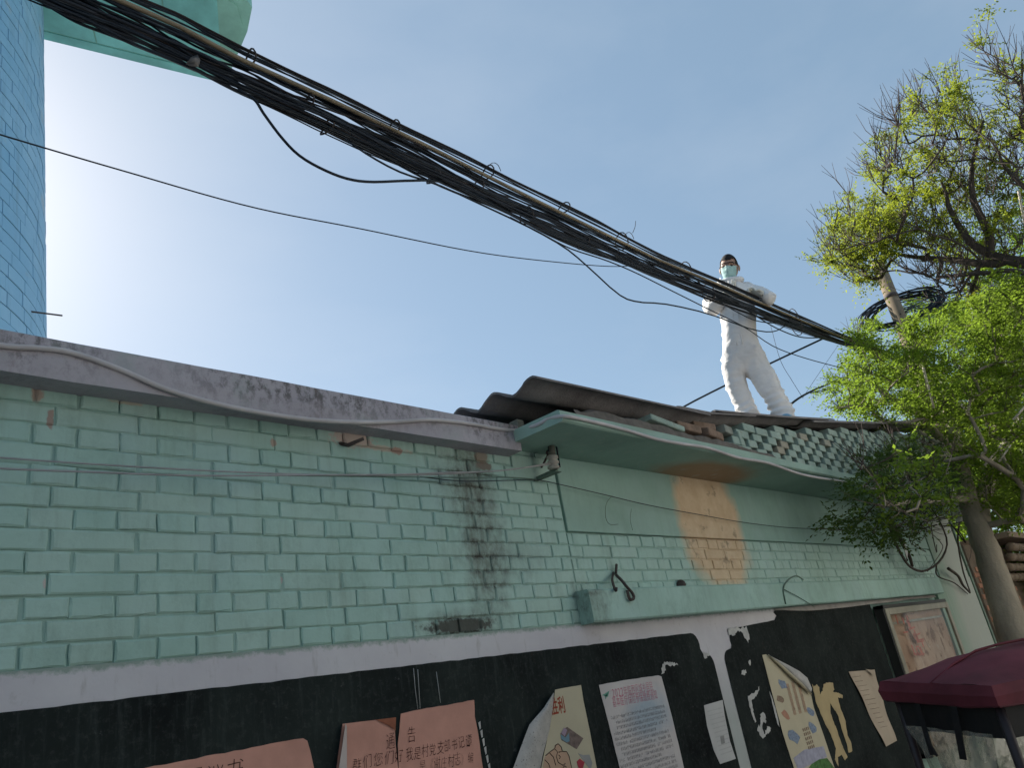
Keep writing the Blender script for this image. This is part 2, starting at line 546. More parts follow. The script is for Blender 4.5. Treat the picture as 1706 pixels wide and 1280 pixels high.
# ------------------------------------------------------------------ added unseen house behind the camera, bouncing sun onto the shaded facade
opp = empty('added_bounce_house', (3, -6.6, 0), 'plain pale plastered house across the lane, added unseen behind the viewer to bounce sunlight onto the facade', 'building')
M_opp = simple('bounce_plaster', (0.74, 0.73, 0.71), 0.85, 0.12, 2, 0.2, 30)
MB().box((-14, -10.5, 0), (22, -6.5, 5.6)).build('wall', M_opp, opp)
MB().box((-14.3, -10.8, 5.6), (22.3, -6.1, 5.75)).build('roof', simple('added_roof_slab', (0.3, 0.29, 0.27), .9, .2, 3), opp)
for i in range(6):
    w_ = MB().box((-10 + i * 5.2, -6.499, 1.1), (-8.6 + i * 5.2, -6.45, 2.5)).build('added_window', simple('added_window_frame_paint', (0.16, 0.20, 0.19), .5, .1, 6), opp)
    MB().box((-9.9 + i * 5.2, -6.449, 1.2), (-8.7 + i * 5.2, -6.445, 2.4)).build('added_pane', simple('added_window_pane', (0.05, 0.06, 0.07), .1, .1, 3, 0, spec=.6), w_)
# ------------------------------------------------------------------ the green building
H = 1.7
bld = empty('green_building', (3.7, 0, 0), 'low green painted brick building with blackboards, concrete eave and corrugated sheet roof', 'building')
COURSE = 0.06515
Z0 = H + 1.0035
XR = 3.19
# mortar bodies the bricks sit on
MB().box((-3.0, 0.0072, 0), (XR, 0.32, H + 1.245)).build('wall_body', M_joint, bld)
MB().box((XR, 0.034, 0), (10.4, 0.32, H + 1.156)).build('wall_body', M_joint, bld)
MB().box((XR + 0.004, 0.0122, H + 0.40), (9.3, 0.034, Z0 - 4 * COURSE - 0.012)).build('brick_bed', M_joint, bld)

def brick_mesh(w, h, d, seed):
    rnd = random.Random(seed)
    def ring(ins, y, jit):
        xs, zs = w / 2 - ins, h / 2 - ins
        pts = [(-xs, -zs), (-xs / 3, -zs), (xs / 3, -zs), (xs, -zs), (xs, 0), (xs, zs), (xs / 3, zs), (-xs / 3, zs), (-xs, zs), (-xs, 0)]
        return [(p[0] + rnd.uniform(-jit, jit), y, p[1] + rnd.uniform(-jit, jit)) for p in pts]
    a = ring(0.0, d, 0.0)
    b = ring(0.0, 0.0042, 0.0022)
    c = ring(0.0058, 0.0, 0.0022)
    n = 10
    m = MB()
    ff = [tuple(range(2 * n, 3 * n))]
    for i in range(n):
        j = (i + 1) % n
        ff.append((i, j, n + j, n + i))
        ff.append((n + i, n + j, 2 * n + j, 2 * n + i))
    m.add(a + b + c, ff)
    me = m.mesh('brick')
    me.materials.append(M_brick)
    return me
HDR = [brick_mesh(0.1185, 0.0600, 0.02, 10 + i) for i in range(8)]
STR = [brick_mesh(0.2435, 0.0600, 0.02, 40 + i) for i in range(8)]
def row_spans(kind, x0, x1):
    pitch, off = (0.1255, 0.7225) if kind == 'h' else (0.251, 0.785)
    n = math.floor((x0 - off) / pitch)
    out = []
    while off + n * pitch < x1:
        a, b = off + n * pitch + 0.0035, off + (n + 1) * pitch - 0.0035
        a2, b2 = max(a, x0), min(b, x1)
        if b2 - a2 > 0.03: out.append((a2, b2, (b - a)))
        n += 1
    return out
rb = random.Random(3)
bulk = MB()
nbrick = 0
REMOVED = [(588, 732)]
def put_brick(kind, a, b, full, z, y, single):
    global nbrick
    me = rb.choice(HDR if kind == 'h' else STR)
    w0 = 0.1185 if kind == 'h' else 0.2435
    dx, dz, dy = rb.uniform(-.0025, .0025), rb.uniform(-.002, .002), rb.uniform(-.0028, .0022)
    sx = (b - a) / w0 * (rb.uniform(0.975, 1.0) if rb.random() < .7 else rb.uniform(1.02, 1.035))
    if single:
        o = bpy.data.objects.new('brick', me)
        COL.objects.link(o)
        o.parent = bld
        o.location = Vector(((a + b) / 2 + dx, y + dy, z + dz)) - bld.location
        o.scale = (sx, 1, rb.uniform(0.965, 1.05))
        o.rotation_euler = (rb.uniform(-.01, .01), rb.uniform(-.008, .008), rb.uniform(-.006, .006))
        nbrick += 1
    else:
        vv = [(v.co.x * sx + (a + b) / 2 + dx, v.co.y + y + dy, v.co.z + z + dz) for v in me.vertices]
        bulk.add(vv, [tuple(p.vertices) for p in me.polygons])
for k in range(-2, 12):
    zc = Z0 - k * COURSE + COURSE / 2
    kind = 's' if k % 2 == 0 else 'h'
    for (a, b, full) in row_spans(kind, -2.9, XR - 0.012):
        put_brick(kind, a, b, full, zc, 0.0, b > 0.5)
    if 5 <= k <= 9:
        for (a, b, full) in row_spans(kind, XR + 0.006, 9.25):
            put_brick(kind, a, b, full, zc, 0.006, a < 5.05)
o = bulk.build('brick', M_brick, bld)
o['kind'] = 'stuff'
# smooth plaster panel under the eave, held in a groove
MB().box((XR + 0.028, 0.010, Z0 - 4 * COURSE + 0.010), (9.3, 0.034, H + 1.156), bev=0.003).build('plaster_panel', M_panel, bld)
MB().box((9.3, 0.0, H + 0.445), (10.4, 0.034, H + 1.156)).box((8.97, -0.006, 0), (10.4, 0.034, H + 0.445)).build('end_pier', M_pier, bld)
MB().box((10.4, -0.02, 0), (10.46, 0.3, H + 1.1)).build('corner_strip', M_greeniron, bld)
# concrete coping beam on the left wall
cb = MB()
n = 40
for i in range(n + 1):
    x = -3.0 + (2.842 + 3.0) * i / n
    j = lambda s_: mnoise.noise((x * 3.1, s_, 0)) * 0.003
    cb.v.extend([(x, -0.093 + j(1), H + 1.115 + j(2)), (x, -0.097 + j(3), H + 1.170), (x, -0.095 + j(4), H + 1.244 + j(5)), (x, -0.088, H + 1.250 + j(5)), (x, 0.34, H + 1.25), (x, 0.34, H + 1.115), (x, 0.0, H + 1.115 + j(2))])
for i in range(n):
    for q in range(7):
        q2 = (q + 1) % 7
        cb.f.append((i * 7 + q, i * 7 + q2, (i + 1) * 7 + q2, (i + 1) * 7 + q)); cb.mi.append(0); cb.smooth.append(False)
cb.f.append(tuple(range(7))); cb.mi.append(0); cb.smooth.append(False)
cb.f.append(tuple(n * 7 + q for q in range(7))); cb.mi.append(0); cb.smooth.append(False)
cb.build('coping_beam', M_coping, bld)
# corner block between the coping and the eave
MB().box((2.86, -0.002, H + 1.02), (3.16, 0.009, H + 1.13), bev=0.004).build('corner_block', M_brick, bld)
# eave slab
sb = MB()
xs = [2.80, 2.83] + [3.0 + i * 0.37 for i in range(20)] + [10.45]
for x in xs:
    j = lambda s_: mnoise.noise((x * 2.3, s_, 3)) * 0.004
    sb.v.extend([(x, 0.1, H + 1.156), (x, -0.392 + j(1), H + 1.152 + j(2)), (x, -0.404 + j(1), H + 1.160 + j(2)), (x, -0.404 + j(3), H + 1.178), (x, -0.396 + j(3), H + 1.183), (x, -0.396 + j(4), H + 1.212 + j(5)), (x, -0.385, H + 1.217 + j(5)), (x, 0.33, H + 1.217)])
for i in range(len(xs) - 1):
    for q in range(8):
        q2 = (q + 1) % 8
        sb.f.append((i * 8 + q, i * 8 + q2, (i + 1) * 8 + q2, (i + 1) * 8 + q)); sb.mi.append(0); sb.smooth.append(False)
for e in (0, len(xs) - 1):
    sb.f.append(tuple(e * 8 + q for q in range(8))); sb.mi.append(0); sb.smooth.append(False)
sb.build('eave_slab', M_slab, bld)

# corrugated cement sheets; their waves run along the building and they climb to the right
ZF = [(2.5, 1.346), (4.35, 1.404), (5.4, 1.517), (6.4, 1.637), (8.1, 1.832), (11, 2.165)]
def zfront(x):
    for (a, za), (b, zb) in zip(ZF, ZF[1:]):
        if x <= b: return za + (zb - za) * (x - a) / (b - a)
    return ZF[-1][1]
def zroof(x, y):
    s_ = 0.05 + 0.24 * min(1, max(0, (x - 4.2) / 1.8))
    return H + zfront(x) + s_ * (y + 0.37) * (1 if y < 0.6 else 1)
def sheet(x0, x1, lift, yf, tilt):
    m = MB()
    nx, ny = 8, 52
    ye = 0.62
    top, bot = [], []
    for i in range(nx + 1):
        u = i / nx
        x = x0 + (x1 - x0) * u
        for j in range(ny + 1):
            y = yf + (ye - yf) * j / ny
            ph = (y + 0.358) / 0.245 * 2 * math.pi
            w = 0.027 * math.cos(ph)
            if y < -0.372: w = 0.027 - (-0.372 - y) * 0.5
            z = zroof(x, y) + w + lift + tilt * (u - .5)
            jx = mnoise.noise((y * 30, x0, 5)) * 0.006 if i in (0, nx) else 0
            top.append((x + jx, y, z))
            bot.append((x + jx, y, z - 0.011))
    m.v = top + bot
    N = len(top)
    W = ny + 1
    for i in range(nx):
        for j in range(ny):
            a = i * W + j
            m.f.append((a, a + W, a + W + 1, a + 1)); m.f.append((N + a, N + a + 1, N + a + W + 1, N + a + W))
    for i in range(nx):
        for j in (0, ny):
            a = i * W + j
            m.f.append((a, a + W, N + a + W, N + a))
    for j in range(ny):
        for i in (0, nx):
            a = i * W + j
            m.f.append((a, a + 1, N + a + 1, N + a))
    m.mi = [0] * len(m.f)
    m.smooth = [True] * (2 * nx * ny) + [False] * (len(m.f) - 2 * nx * ny)
    return m.build('roof_sheet', M_sheet, bld)
sheet(2.68, 4.32, 0.000, -0.394, 0.0)
sheet(3.98, 5.0, 0.016, -0.387, 0.012)
sheet(4.45, 6.5, 0.034, -0.391, 0.0)
sheet(6.0, 7.5, 0.020, -0.396, 0.018)
sheet(7.1, 8.6, 0.034, -0.392, 0.012)
sheet(8.2, 10.3, 0.046, -0.394, 0.0)
# dark gable behind the lattice
gm = MB()
pts = [(2.9, 0.34, H + 1.217)] + [(x, 0.34, zroof(x, 0.34) - 0.045) for x in (2.9, 4.4, 5.5, 6.5, 8.2, 10.3)] + [(10.3, 0.34, H + 1.217)]
gm.slab(pts, (0, 1, 0), 0.1)
gm.build('gable_backing', M_dark, bld)
gm = MB()
pts = [(10.2, -0.30, H + 1.217), (10.2, -0.30, zroof(10.2, -0.3) - 0.05), (10.2, 0.34, zroof(10.2, 0.34) - 0.05), (10.2, 0.34, H + 1.217)]
gm.slab(pts, (1, 0, 0), 0.1)
gm.build('gable_end', M_mortar, bld)
# open lattice of bricks between slab and sheets
LB = []
for i in range(6):
    r_ = random.Random(90 + i)
    bm = bmesh.new()
    bmesh.ops.create_cube(bm, size=1)
    for v in bm.verts:
        v.co = Vector((v.co.x * 0.124 + r_.uniform(-.004, .004), v.co.y * 0.22, v.co.z * 0.0535 + r_.uniform(-.002, .002)))
    bmesh.ops.bevel(bm, geom=list(bm.edges), offset=0.004, segments=1, affect='EDGES')
    me = MB().bm(bm).mesh('lattice_brick')
    me.materials.append(M_lattice)
    LB.append(me)
rl = random.Random(21)
PITCH = 0.208
for r_ in range(12):
    zc = H + 1.2175 + 0.0555 * (r_ + .5)
    x = 4.36 + (PITCH / 2 if r_ % 2 else 0)
    while x < 9.9:
        top = zfront(x) + H - 0.012
        if zc + 0.028 < top and x > 4.55 + 0.04 * r_:
            wide = zc + 0.085 > top and rl.random() < 0.6
            o = bpy.data.objects.new('lattice_brick', rl.choice(LB))
            COL.objects.link(o)
            o.parent = bld
            o.location = Vector((x + rl.uniform(-.006, .006), -0.250 + rl.uniform(-.006, .006), zc)) - bld.location
            o.rotation_euler = (0, rl.uniform(-.02, .02), rl.uniform(-.03, .03))
            o.scale = (rl.uniform(1.3, 1.5) if wide else rl.uniform(0.96, 1.05), 1, rl.uniform(0.98, 1.02))
        x += PITCH
# mortar wedge and broken bricks under the first sheets
mw = MB()
nx_ = 70
for i in range(nx_ + 1):
    x = 2.95 + 2.3 * i / nx_
    hh = 0.030 + 0.048 * max(0, min(1, (x - 2.92) * 4)) * max(0, min(1, (4.1 - x) * 1.6)) + 0.022 * mnoise.noise((x * 6, 2, 0)) + 0.012 * mnoise.noise((x * 19, 4, 0)) + 0.045 * max(0, min(1, (x - 3.3) * .8)) * max(0, min(1, (5.2 - x) * 1.2))
    yy = -0.378 + 0.010 * mnoise.noise((x * 8, 0, 0))
    mw.v.extend([(x, yy, H + 1.2165), (x, yy + .012, H + 1.2165 + max(.012, hh * .7)), (x, yy + .05, H + 1.2165 + max(.016, hh)), (x, -.16, H + 1.2165 + max(.02, hh * 1.1)), (x, -.14, H + 1.2165)])
for i in range(nx_):
    for q in range(5):
        q2 = (q + 1) % 5
        mw.f.append((i * 5 + q, i * 5 + q2, i * 5 + 5 + q2, i * 5 + 5 + q)); mw.mi.append(0); mw.smooth.append(False)
mw.build('mortar_bedding', simple('dirty_mortar', (0.135, 0.12, 0.105), 0.9, 0.35, 12, 0.5, 60), bld)
for (x, y, z, w, h, d, rz, ry, m_) in [(2.99, -0.03, 1.262, 0.05, 0.07, 0.06, 0.0, 0.0, M_mortar), (3.95, -0.285, 1.312, 0.36, 0.035, 0.1, 0.03, 0.07, M_lattice), (4.22, -0.265, 1.328, 0.24, 0.050, 0.11, -0.06, 0.04, M_rubble),
                                     (4.50, -0.275, 1.318, 0.22, 0.052, 0.11, 0.10, 0.03, M_rubble), (4.44, -0.26, 1.37, 0.20, 0.045, 0.10, -0.2, 0.03, M_rubble), (4.72, -0.27, 1.255, 0.24, 0.055, 0.11, 0.03, 0.01, M_lattice), (4.70, -0.27, 1.375, 0.13, 0.055, 0.11, .12, 0.02, M_mortar), (4.86, -0.265, 1.335, 0.12, 0.10, 0.11, 0.25, -.1, M_lattice)]:
    me = MB().box((-w / 2, -d / 2, -h / 2), (w / 2, d / 2, h / 2), bev=0.005).mesh('loose_brick')
    o = link('loose_brick', me, m_, bld, loc=(x - .12, y - .035, H + z - .012))
    o.rotation_euler = (0, ry, rz)

# ledge
lm = MB()
xs = [3.165] + [3.3 + 0.4 * i for i in range(14)] + [8.93]
for x in xs:
    j = lambda s_: mnoise.noise((x * 2.0, s_, 8)) * 0.004
    lm.v.extend([(x, -0.078, H + 0.279 + j(1)), (x, -0.084 + j(2), H + 0.287), (x, -0.082 + j(3), H + 0.430 + j(4)), (x, -0.074, H + 0.438 + j(4)), (x, 0.02, H + 0.443), (x, 0.02, H + 0.279)])
for i in range(len(xs) - 1):
    for q in range(6):
        q2 = (q + 1) % 6
        lm.f.append((i * 6 + q, i * 6 + q2, (i + 1) * 6 + q2, (i + 1) * 6 + q)); lm.mi.append(0); lm.smooth.append(False)
for e in (0, len(xs) - 1):
    lm.f.append(tuple(e * 6 + q for q in range(6))); lm.mi.append(0); lm.smooth.append(False)
lm.build('ledge', M_ledge, bld)
# iron hook and stub pipe above the ledge
hk = MB()
hk.tube([onY(1027, 941, -0.015), onY(1026, 958, -0.02)], 0.008, 6)
hk.tube(spline([onY(1022, 955, -0.0), onY(1020, 968, -0.05), onY(1026, 985, -0.10), onY(1027, 979, -0.11)], 10), 0.007, 6)
hk.tube(spline([onY(1026, 958, -0.02), onY(1036, 968, -0.07), onY(1044, 978, -0.095), onY(1053, 988, -0.098), onY(1056, 997, -0.098), onY(1049, 999, -0.098), onY(1045, 984, -0.098)], 20), 0.0085, 6)
hk.build('iron_hook', M_iron, bld)
MB().tube([onY(1134, 974, 0.02), onY(1135, 975, -0.02)], 0.028, 12).build('pipe_stub', M_iron, bld)
MB().tube([onY(566, 739, 0.0), onY(580, 742, -0.03), onY(606, 731, -0.07)], [0.008, 0.009, 0.007], 6).build('iron_stub', M_iron, bld)
# bent wire ends over the ledge
MB().tube(spline([onY(1338, 966, -0.06), onY(1326, 960, -0.09), onY(1312, 968, -0.09), onY(1305, 982, -0.088), (onY(1309, 1007, -0.088))], 16), 0.005, 5).tube(spline([onY(1305, 982, -0.09), onY(1330, 995, -0.092), onY(1356, 1011, -0.09)], 8), 0.003, 4).build('wire_end', M_greeniron, bld)

# whitewashed band, blackboards, cloth strip
MB().box((-3.0, -0.004, 0), (7.04, 0.05, H + 0.287), bev=0.002).build('white_band', M_white, bld)
def ear(cx, cz, r, a0, a1, n=5):
    return [(cx + r * math.cos(rad(a0 + (a1 - a0) * i / n)), cz + r * math.sin(rad(a0 + (a1 - a0) * i / n))) for i in range(n + 1)]
zt = H + 0.186
P1 = [(-2.9, 0.3), (4.31, 0.3), (4.31, zt - 0.20)] + ear(4.24, zt - 0.19, 0.07, 0, 85) + [(4.215, zt - 0.125)] + ear(4.13, zt - 0.07, 0.068, -20, 90) + [(-2.9, zt)]
P2 = [(4.44, 0.3), (7.03, 0.3), (7.03, H + 0.272), (5.27, H + 0.268), (5.24, H + 0.255), (5.27, H + 0.232), (5.22, H + 0.205)] + [(4.70, zt)] + ear(4.63, zt - 0.075, 0.068, 90, 200) + [(4.55, zt - 0.115)] + ear(4.51, zt - 0.19, 0.07, 90, 180)
def board(P):
    m = MB()
    q = []
    for i in range(len(P)):
        a, b = Vector((*P[i], 0)), Vector((*P[(i + 1) % len(P)], 0))
        n_ = max(1, int((b - a).length / 0.05)) if abs(b.y - a.y) < 0.06 else 1
        for t in range(n_):
            p = a.lerp(b, t / n_)
            q.append(Vector((p.x, -0.0085, p.y + (0.004 * mnoise.noise((p.x * 14, p.y, 0)) if 0 < t else 0))))
    m.slab(q, (0, 1, 0), 0.003)
    return m
board(P1).build('blackboard', M_board, bld)
board(P2).build('blackboard', M_board, bld)
M_cloth = simple('grey_cloth', (0.33, 0.31, 0.29), 0.9, 0.2, 9, 0.3, 40)
cs = MB()
pts = []
xs = [5.25 + i * 0.12 for i in range(31)]
for x in xs: pts.append((x, -0.012, H + 0.277))
for x in reversed(xs):
    d = 0.030 * math.sin(math.pi * min(1, (x - 5.25) / 1.5)) if x < 6.0 else 0.030 + 0.012 * mnoise.noise((x * 1.3, 0, 0)) - 0.006 * (x - 6)
    pts.append((x, -0.018, H + 0.270 - max(0.004, d)))
cs.slab(pts, (0, 1, 0), 0.002)
cs.build('cloth_strip', M_cloth, bld)
# white drip residue / bits of paste on the boards
M_paste = simple('paper_residue', (0.47, 0.47, 0.45), 0.9, 0.25, 20, 0.2, 80)

# ------------------------------------------------------------------ tower behind
M_tile = NT('tower_tile')
k = M_tile
rnd = k.n('ShaderNodeObjectInfo').outputs['Random']
P_ = k.P()
c = k.mix(k.rng(k.noise(P_, 0.5, 5, 0.6), 0.3, 0.7), (0.24, 0.49, 0.70), (0.33, 0.57, 0.76))
c = k.mix(k.math('MULTIPLY', rnd, 0.35), c, (0.18, 0.42, 0.64))
c = k.mix(k.math('MULTIPLY', k.rng(k.noise(P_, 0.9, 3, 0.5), 0.64, 0.72), 0.45), c, (0.46, 0.47, 0.44))
c = k.mix(k.math('MULTIPLY', k.rng(k.noise(k.scale(P_, (2.5, 2.5, .25)), 1.6, 5, 0.7), 0.52, 0.72), 0.4), c, (0.14, 0.25, 0.33))
k.ln(c, k.p.inputs['Base Color'])
k.p.inputs['Roughness'].default_value = 0.6
M_tile = k.m
M_tilejoint = simple('tower_joint', (0.05, 0.17, 0.30), 0.8, 0.2, 2, 0.0)
M_teal = simple('teal_paint', (0.21, 0.57, 0.56), 0.6, 0.30, 0.8, 0.2, 6, dist=0.02)
M_teal2 = simple('teal_paint_worn', (0.25, 0.52, 0.45), 0.65, 0.28, 1.0, 0.2, 6, dist=0.02)
TZ = 0.0
LC = 18.0
ca = rad(-2.9)
TC = Vector((math.sin(ca) * LC, -2.5 + math.cos(ca) * LC, 0))
def trad(z): return 6.0 - (z - 10.2) * 0.055
twr = empty('water_tower', TC, 'tall blue tiled round tower with a teal overhanging platform, behind the coping', 'tower')
tb = MB()
tb.lathe([(trad(0) - .06, 0)] + [(trad(z) - .06, z) for z in (6, 12, 18, 24)] + [(0, 24)], Matrix.Translation(TC), 96)
tb.build('shaft', M_tilejoint, twr)
CH = 0.30
rt = random.Random(4)
stuff = MB()
az_sil = math.atan2(-2.5 - TC.y, -TC.x)
for r_ in range(0, 70):
    z0 = 3.0 + r_ * CH
    R_ = trad(z0)
    da = 0.62 / R_
    off = rt.uniform(0, da)
    n_ = int(2 * math.pi / da)
    for q in range(n_):
        a0 = off + q * da
        a1 = a0 + da * 0.965
        am = (a0 + a1) / 2
        wx = TC.x + R_ * math.cos(am)
        wy = TC.y + R_ * math.sin(am)
        # facing the lane and right of the frame's left edge
        face = math.cos(am) * (CAM[0] - wx) + math.sin(am) * (CAM[1] - wy)
        if face < -1.2: continue
        d = AX @ (np.array([wx, wy, z0 + CH / 2]) - CAM)
        u, v = 853 + FPX * d[0] / d[2], 640 + FPX * d[1] / d[2]
        near = u > -25 and -30 < v < 600
        if not near and (u < -900 or v < -500 or v > 700): continue
        vv = []
        proud = rt.uniform(-.006, .006)
        for zz in (z0 + 0.012, z0 + CH - 0.012):
            for t in range(4):
                a = a0 + (a1 - a0) * t / 3
                rr = trad(zz) + proud
                vv.append((TC.x + rr * math.cos(a), TC.y + rr * math.sin(a), zz))
        for zz in (z0 + 0.012, z0 + CH - 0.012):
            for t in (0, 3):
                a = a0 + (a1 - a0) * t / 3
                rr = trad(zz) - 0.06
                vv.append((TC.x + rr * math.cos(a), TC.y + rr * math.sin(a), zz))
        ff = [(0, 1, 5, 4), (1, 2, 6, 5), (2, 3, 7, 6), (0, 4, 10, 8), (3, 9, 11, 7), (0, 8, 9, 3, 2, 1), (4, 5, 6, 7, 11, 10)]
        if near:
            MB().add(vv, ff).build('tile', M_tile, twr)
        else:
            stuff.add(vv, ff)
o = stuff.build('tile', M_tile, twr)
o['kind'] = 'stuff'
# overhanging platform, seen from below
PZ = 18.7
pf = [onZ(40, 57, PZ), onZ(372, 138, PZ), onZ(385, 116, PZ), onZ(412, 52, PZ), onZ(420, 12, PZ), onZ(402, -14, PZ), onZ(300, -120, PZ), onZ(-40, -90, PZ)]
MB().slab(pf, (0, 0, 1), 0.9).build('platform', M_teal2, twr)
def lerp2(a, b, t): return a + (b - a) * t
pa, pb = pf[0], pf[1]
inn = (onZ(230, 20, PZ) - onZ(245, 105, PZ)).normalized()
for i in range(3):
    t0, t1 = (0, .35, .72)[i] + 0.004, (.35, .72, 1)[i] - 0.004
    a, b = lerp2(pa, pb, t0), lerp2(pa, pb, t1)
    w0, w1 = 0.35, 3.2
    MB().slab([a + inn * w0, b + inn * w0, b + inn * w1, a + inn * w1], (0, 0, -1), 0.02).build('soffit_panel', M_teal, twr)
a, b = lerp2(pa, pb, 0.01), lerp2(pa, pb, 0.985)
MB().slab([a + inn * 0.03, b + inn * 0.03, b + inn * 0.30, a + inn * 0.30], (0, 0, -1), 0.03).build('soffit_edge', M_teal, twr)
e0, e1, e2, e3 = onZ(395, 85, PZ), onZ(404, 40, PZ), onZ(395, 8, PZ), onZ(330, -40, PZ)
MB().slab([onZ(340, 100, PZ), onZ(378, 98, PZ), e1, e2, onZ(350, -20, PZ), onZ(300, 40, PZ)], (0, 0, -1), 0.015).build('soffit_panel', M_teal2, twr)
q = at(82, 527, 17.2)
MB().tube([q + Vector((-.5, 0.0, 0)), at(104, 526, 17.2)], 0.016, 6).build('bracket_rod', M_iron, twr)

# ------------------------------------------------------------------ overhead cable bundle
def yb(x):
    if x < 1200: return -0.27 + 0.00002 * x
    return -0.246 + (x - 1200) / 280 * 0.2
TOP = [(-500, -330), (-200, -190), (0, -110), (180, -28), (300, 24), (400, 78), (550, 148), (700, 221), (850, 297), (1000, 371), (1100, 424), (1200, 466), (1300, 512), (1400, 556), (1490, 590)]
BOT = [(-500, -270), (-200, -105), (60, 4), (160, 48), (300, 108), (400, 156), (550, 222), (700, 292), (850, 362), (980, 420), (1080, 458), (1180, 498), (1290, 538), (1390, 572), (1490, 600)]
def bundle_pt(u, v, dy=0.0):
    m = len(TOP) - 1
    kx = min(int(u * m), m - 1)
    t = u * m - kx
    ax, ay = TOP[kx][0] + (TOP[kx + 1][0] - TOP[kx][0]) * t, TOP[kx][1] + (TOP[kx + 1][1] - TOP[kx][1]) * t
    bx, by = BOT[kx][0] + (BOT[kx + 1][0] - BOT[kx][0]) * t, BOT[kx][1] + (BOT[kx + 1][1] - BOT[kx][1]) * t
    x, y = ax + (bx - ax) * v, ay + (by - ay) * v
    return onY(x, y, yb(x) + dy)
b0 = bundle_pt(0.5, 0.5)
cab = empty('cable_bundle', b0, 'thick bundle of black overhead cables with one tan conduit, strung to the pole', 'cables')
rc = random.Random(12)
spec = [(v, 'top') for v in (0.0, 0.035, 0.055, 0.10, 0.13)] + [(0.29 + 0.022 * i, 'mid') for i in range(7)] + [(0.40 + 0.035 * i, 'loose') for i in range(6)] + [(0.60 + 0.0215 * i, 'low') for i in range(19)]
for i, (v0, kd) in enumerate(spec):
    ph, fr, ph2 = rc.uniform(0, 6.28), rc.uniform(2.0, 4.5), rc.uniform(0, 6.28)
    am = {'top': 0.022, 'mid': 0.042, 'loose': 0.13, 'low': 0.062}[kd] * rc.uniform(.6, 1.25)
    dy0 = rc.uniform(-.05, .05)
    pts = []
    for s_ in range(90):
        u = s_ / 89
        v = v0 + am * math.sin(ph + fr * 2 * u * 3.14) + am * .45 * math.sin(ph2 + fr * 5.3 * u * 3.14) + 0.010 * math.sin(u * 71 + ph2)
        if kd == 'low': v = v + (0.82 - v) * 0.16 * (0.5 + 0.5 * math.sin(u * 27 + 1.0))
        if kd == 'loose': v = v + (0.74 - v) * 0.5 * (0.5 + 0.5 * math.sin(u * 16 + ph))
        pts.append(bundle_pt(u, min(1.06, max(-0.03, v)), dy0 + 0.02 * math.sin(u * 14 + ph2)))
    r_ = rc.choice([0.0034, 0.0042, 0.005, 0.006, 0.0072]) if kd != 'low' else rc.choice([0.0032, 0.004, 0.005, 0.006, 0.0075])
    MB().tube(pts, r_, 5).build('cable', rc.choice([M_cable, M_cable, M_cable2, M_cable3]), cab)
pts = [bundle_pt(s_ / 63, 0.245 + 0.012 * math.sin(s_ * .35), -0.05) for s_ in range(64)]
o = MB().tube(pts, 0.0100, 7).build('conduit', M_tan, cab)
o['label'] = 'tan conduit running along the top of the bundle'
# ties and clips
for u_px, va, vb in [(415, 0.0, 0.35), (655, 0.05, 0.36), (812, 0.0, 0.3), (1040, 0.02, 0.45), (512, 0.45, 0.65), (545, 0.78, 1.0), (722, 0.8, 1.0), (880, 0.55, 0.98), (795, 0.5, 0.75), (985, 0.62, 0.95), (1195, 0.5, 0.98), (1145, 0.0, 0.4), (1330, 0.0, 1.0), (940, 0.0, 0.2)]:
    kx = next(i for i in range(len(TOP) - 1) if TOP[i + 1][0] >= u_px)
    u = (kx + (u_px - TOP[kx][0]) / (TOP[kx + 1][0] - TOP[kx][0])) / (len(TOP) - 1)
    c0 = bundle_pt(u, (va + vb) / 2)
    hh = (bundle_pt(u, vb) - bundle_pt(u, va)).length / 2 + 0.008
    m = MB()
    ring = []
    for t in range(15):
        a = 2 * math.pi * t / 14
        ring.append(c0 + Vector((0.006 * math.sin(a * 2), 0.050 * math.cos(a), hh * .72 * math.sin(a))))
    m.tube(ring, 0.0042, 5)
    tp = bundle_pt(u, va)
    if u_px in (812, 1040): m.tube(spline([tp, tp + Vector((0.03, -0.02, 0.028)), tp + Vector((0.07, -0.02, 0.030)), tp + Vector((0.085, -0.02, -0.005))], 8), 0.0022, 4)
    m.build('cable_tie', M_iron, cab)
pts = [onY(1054, 388, -0.28), onY(1058, 378, -0.29), onY(1059, 368, -0.3)]
MB().tube(spline(pts, 6), 0.0022, 4).build('wire_tail', M_iron, cab)
# scrap of grey plastic caught in the cables
M_rag = simple('grey_plastic', (0.20, 0.185, 0.17), 0.6, 0.3, 30, 0.3, 60)
rg = MB()
pp = [(309, 106), (318, 95), (329, 90), (334, 100), (331, 112), (318, 111)]
ring = [onY(x, y, -0.31 + 0.012 * ((i * 7) % 3)) for i, (x, y) in enumerate(pp)]
cen = onY(322, 102, -0.35)
bk = onY(322, 102, -0.29)
n_ = len(ring)
rg.add(ring + [cen, bk], [(i, (i + 1) % n_, n_) for i in range(n_)] + [((i + 1) % n_, i, n_ + 1) for i in range(n_)], 0, True)
tag(rg.build('plastic_scrap', M_rag), 'crumpled grey plastic scrap caught under the cables in front of the teal platform', 'litter')

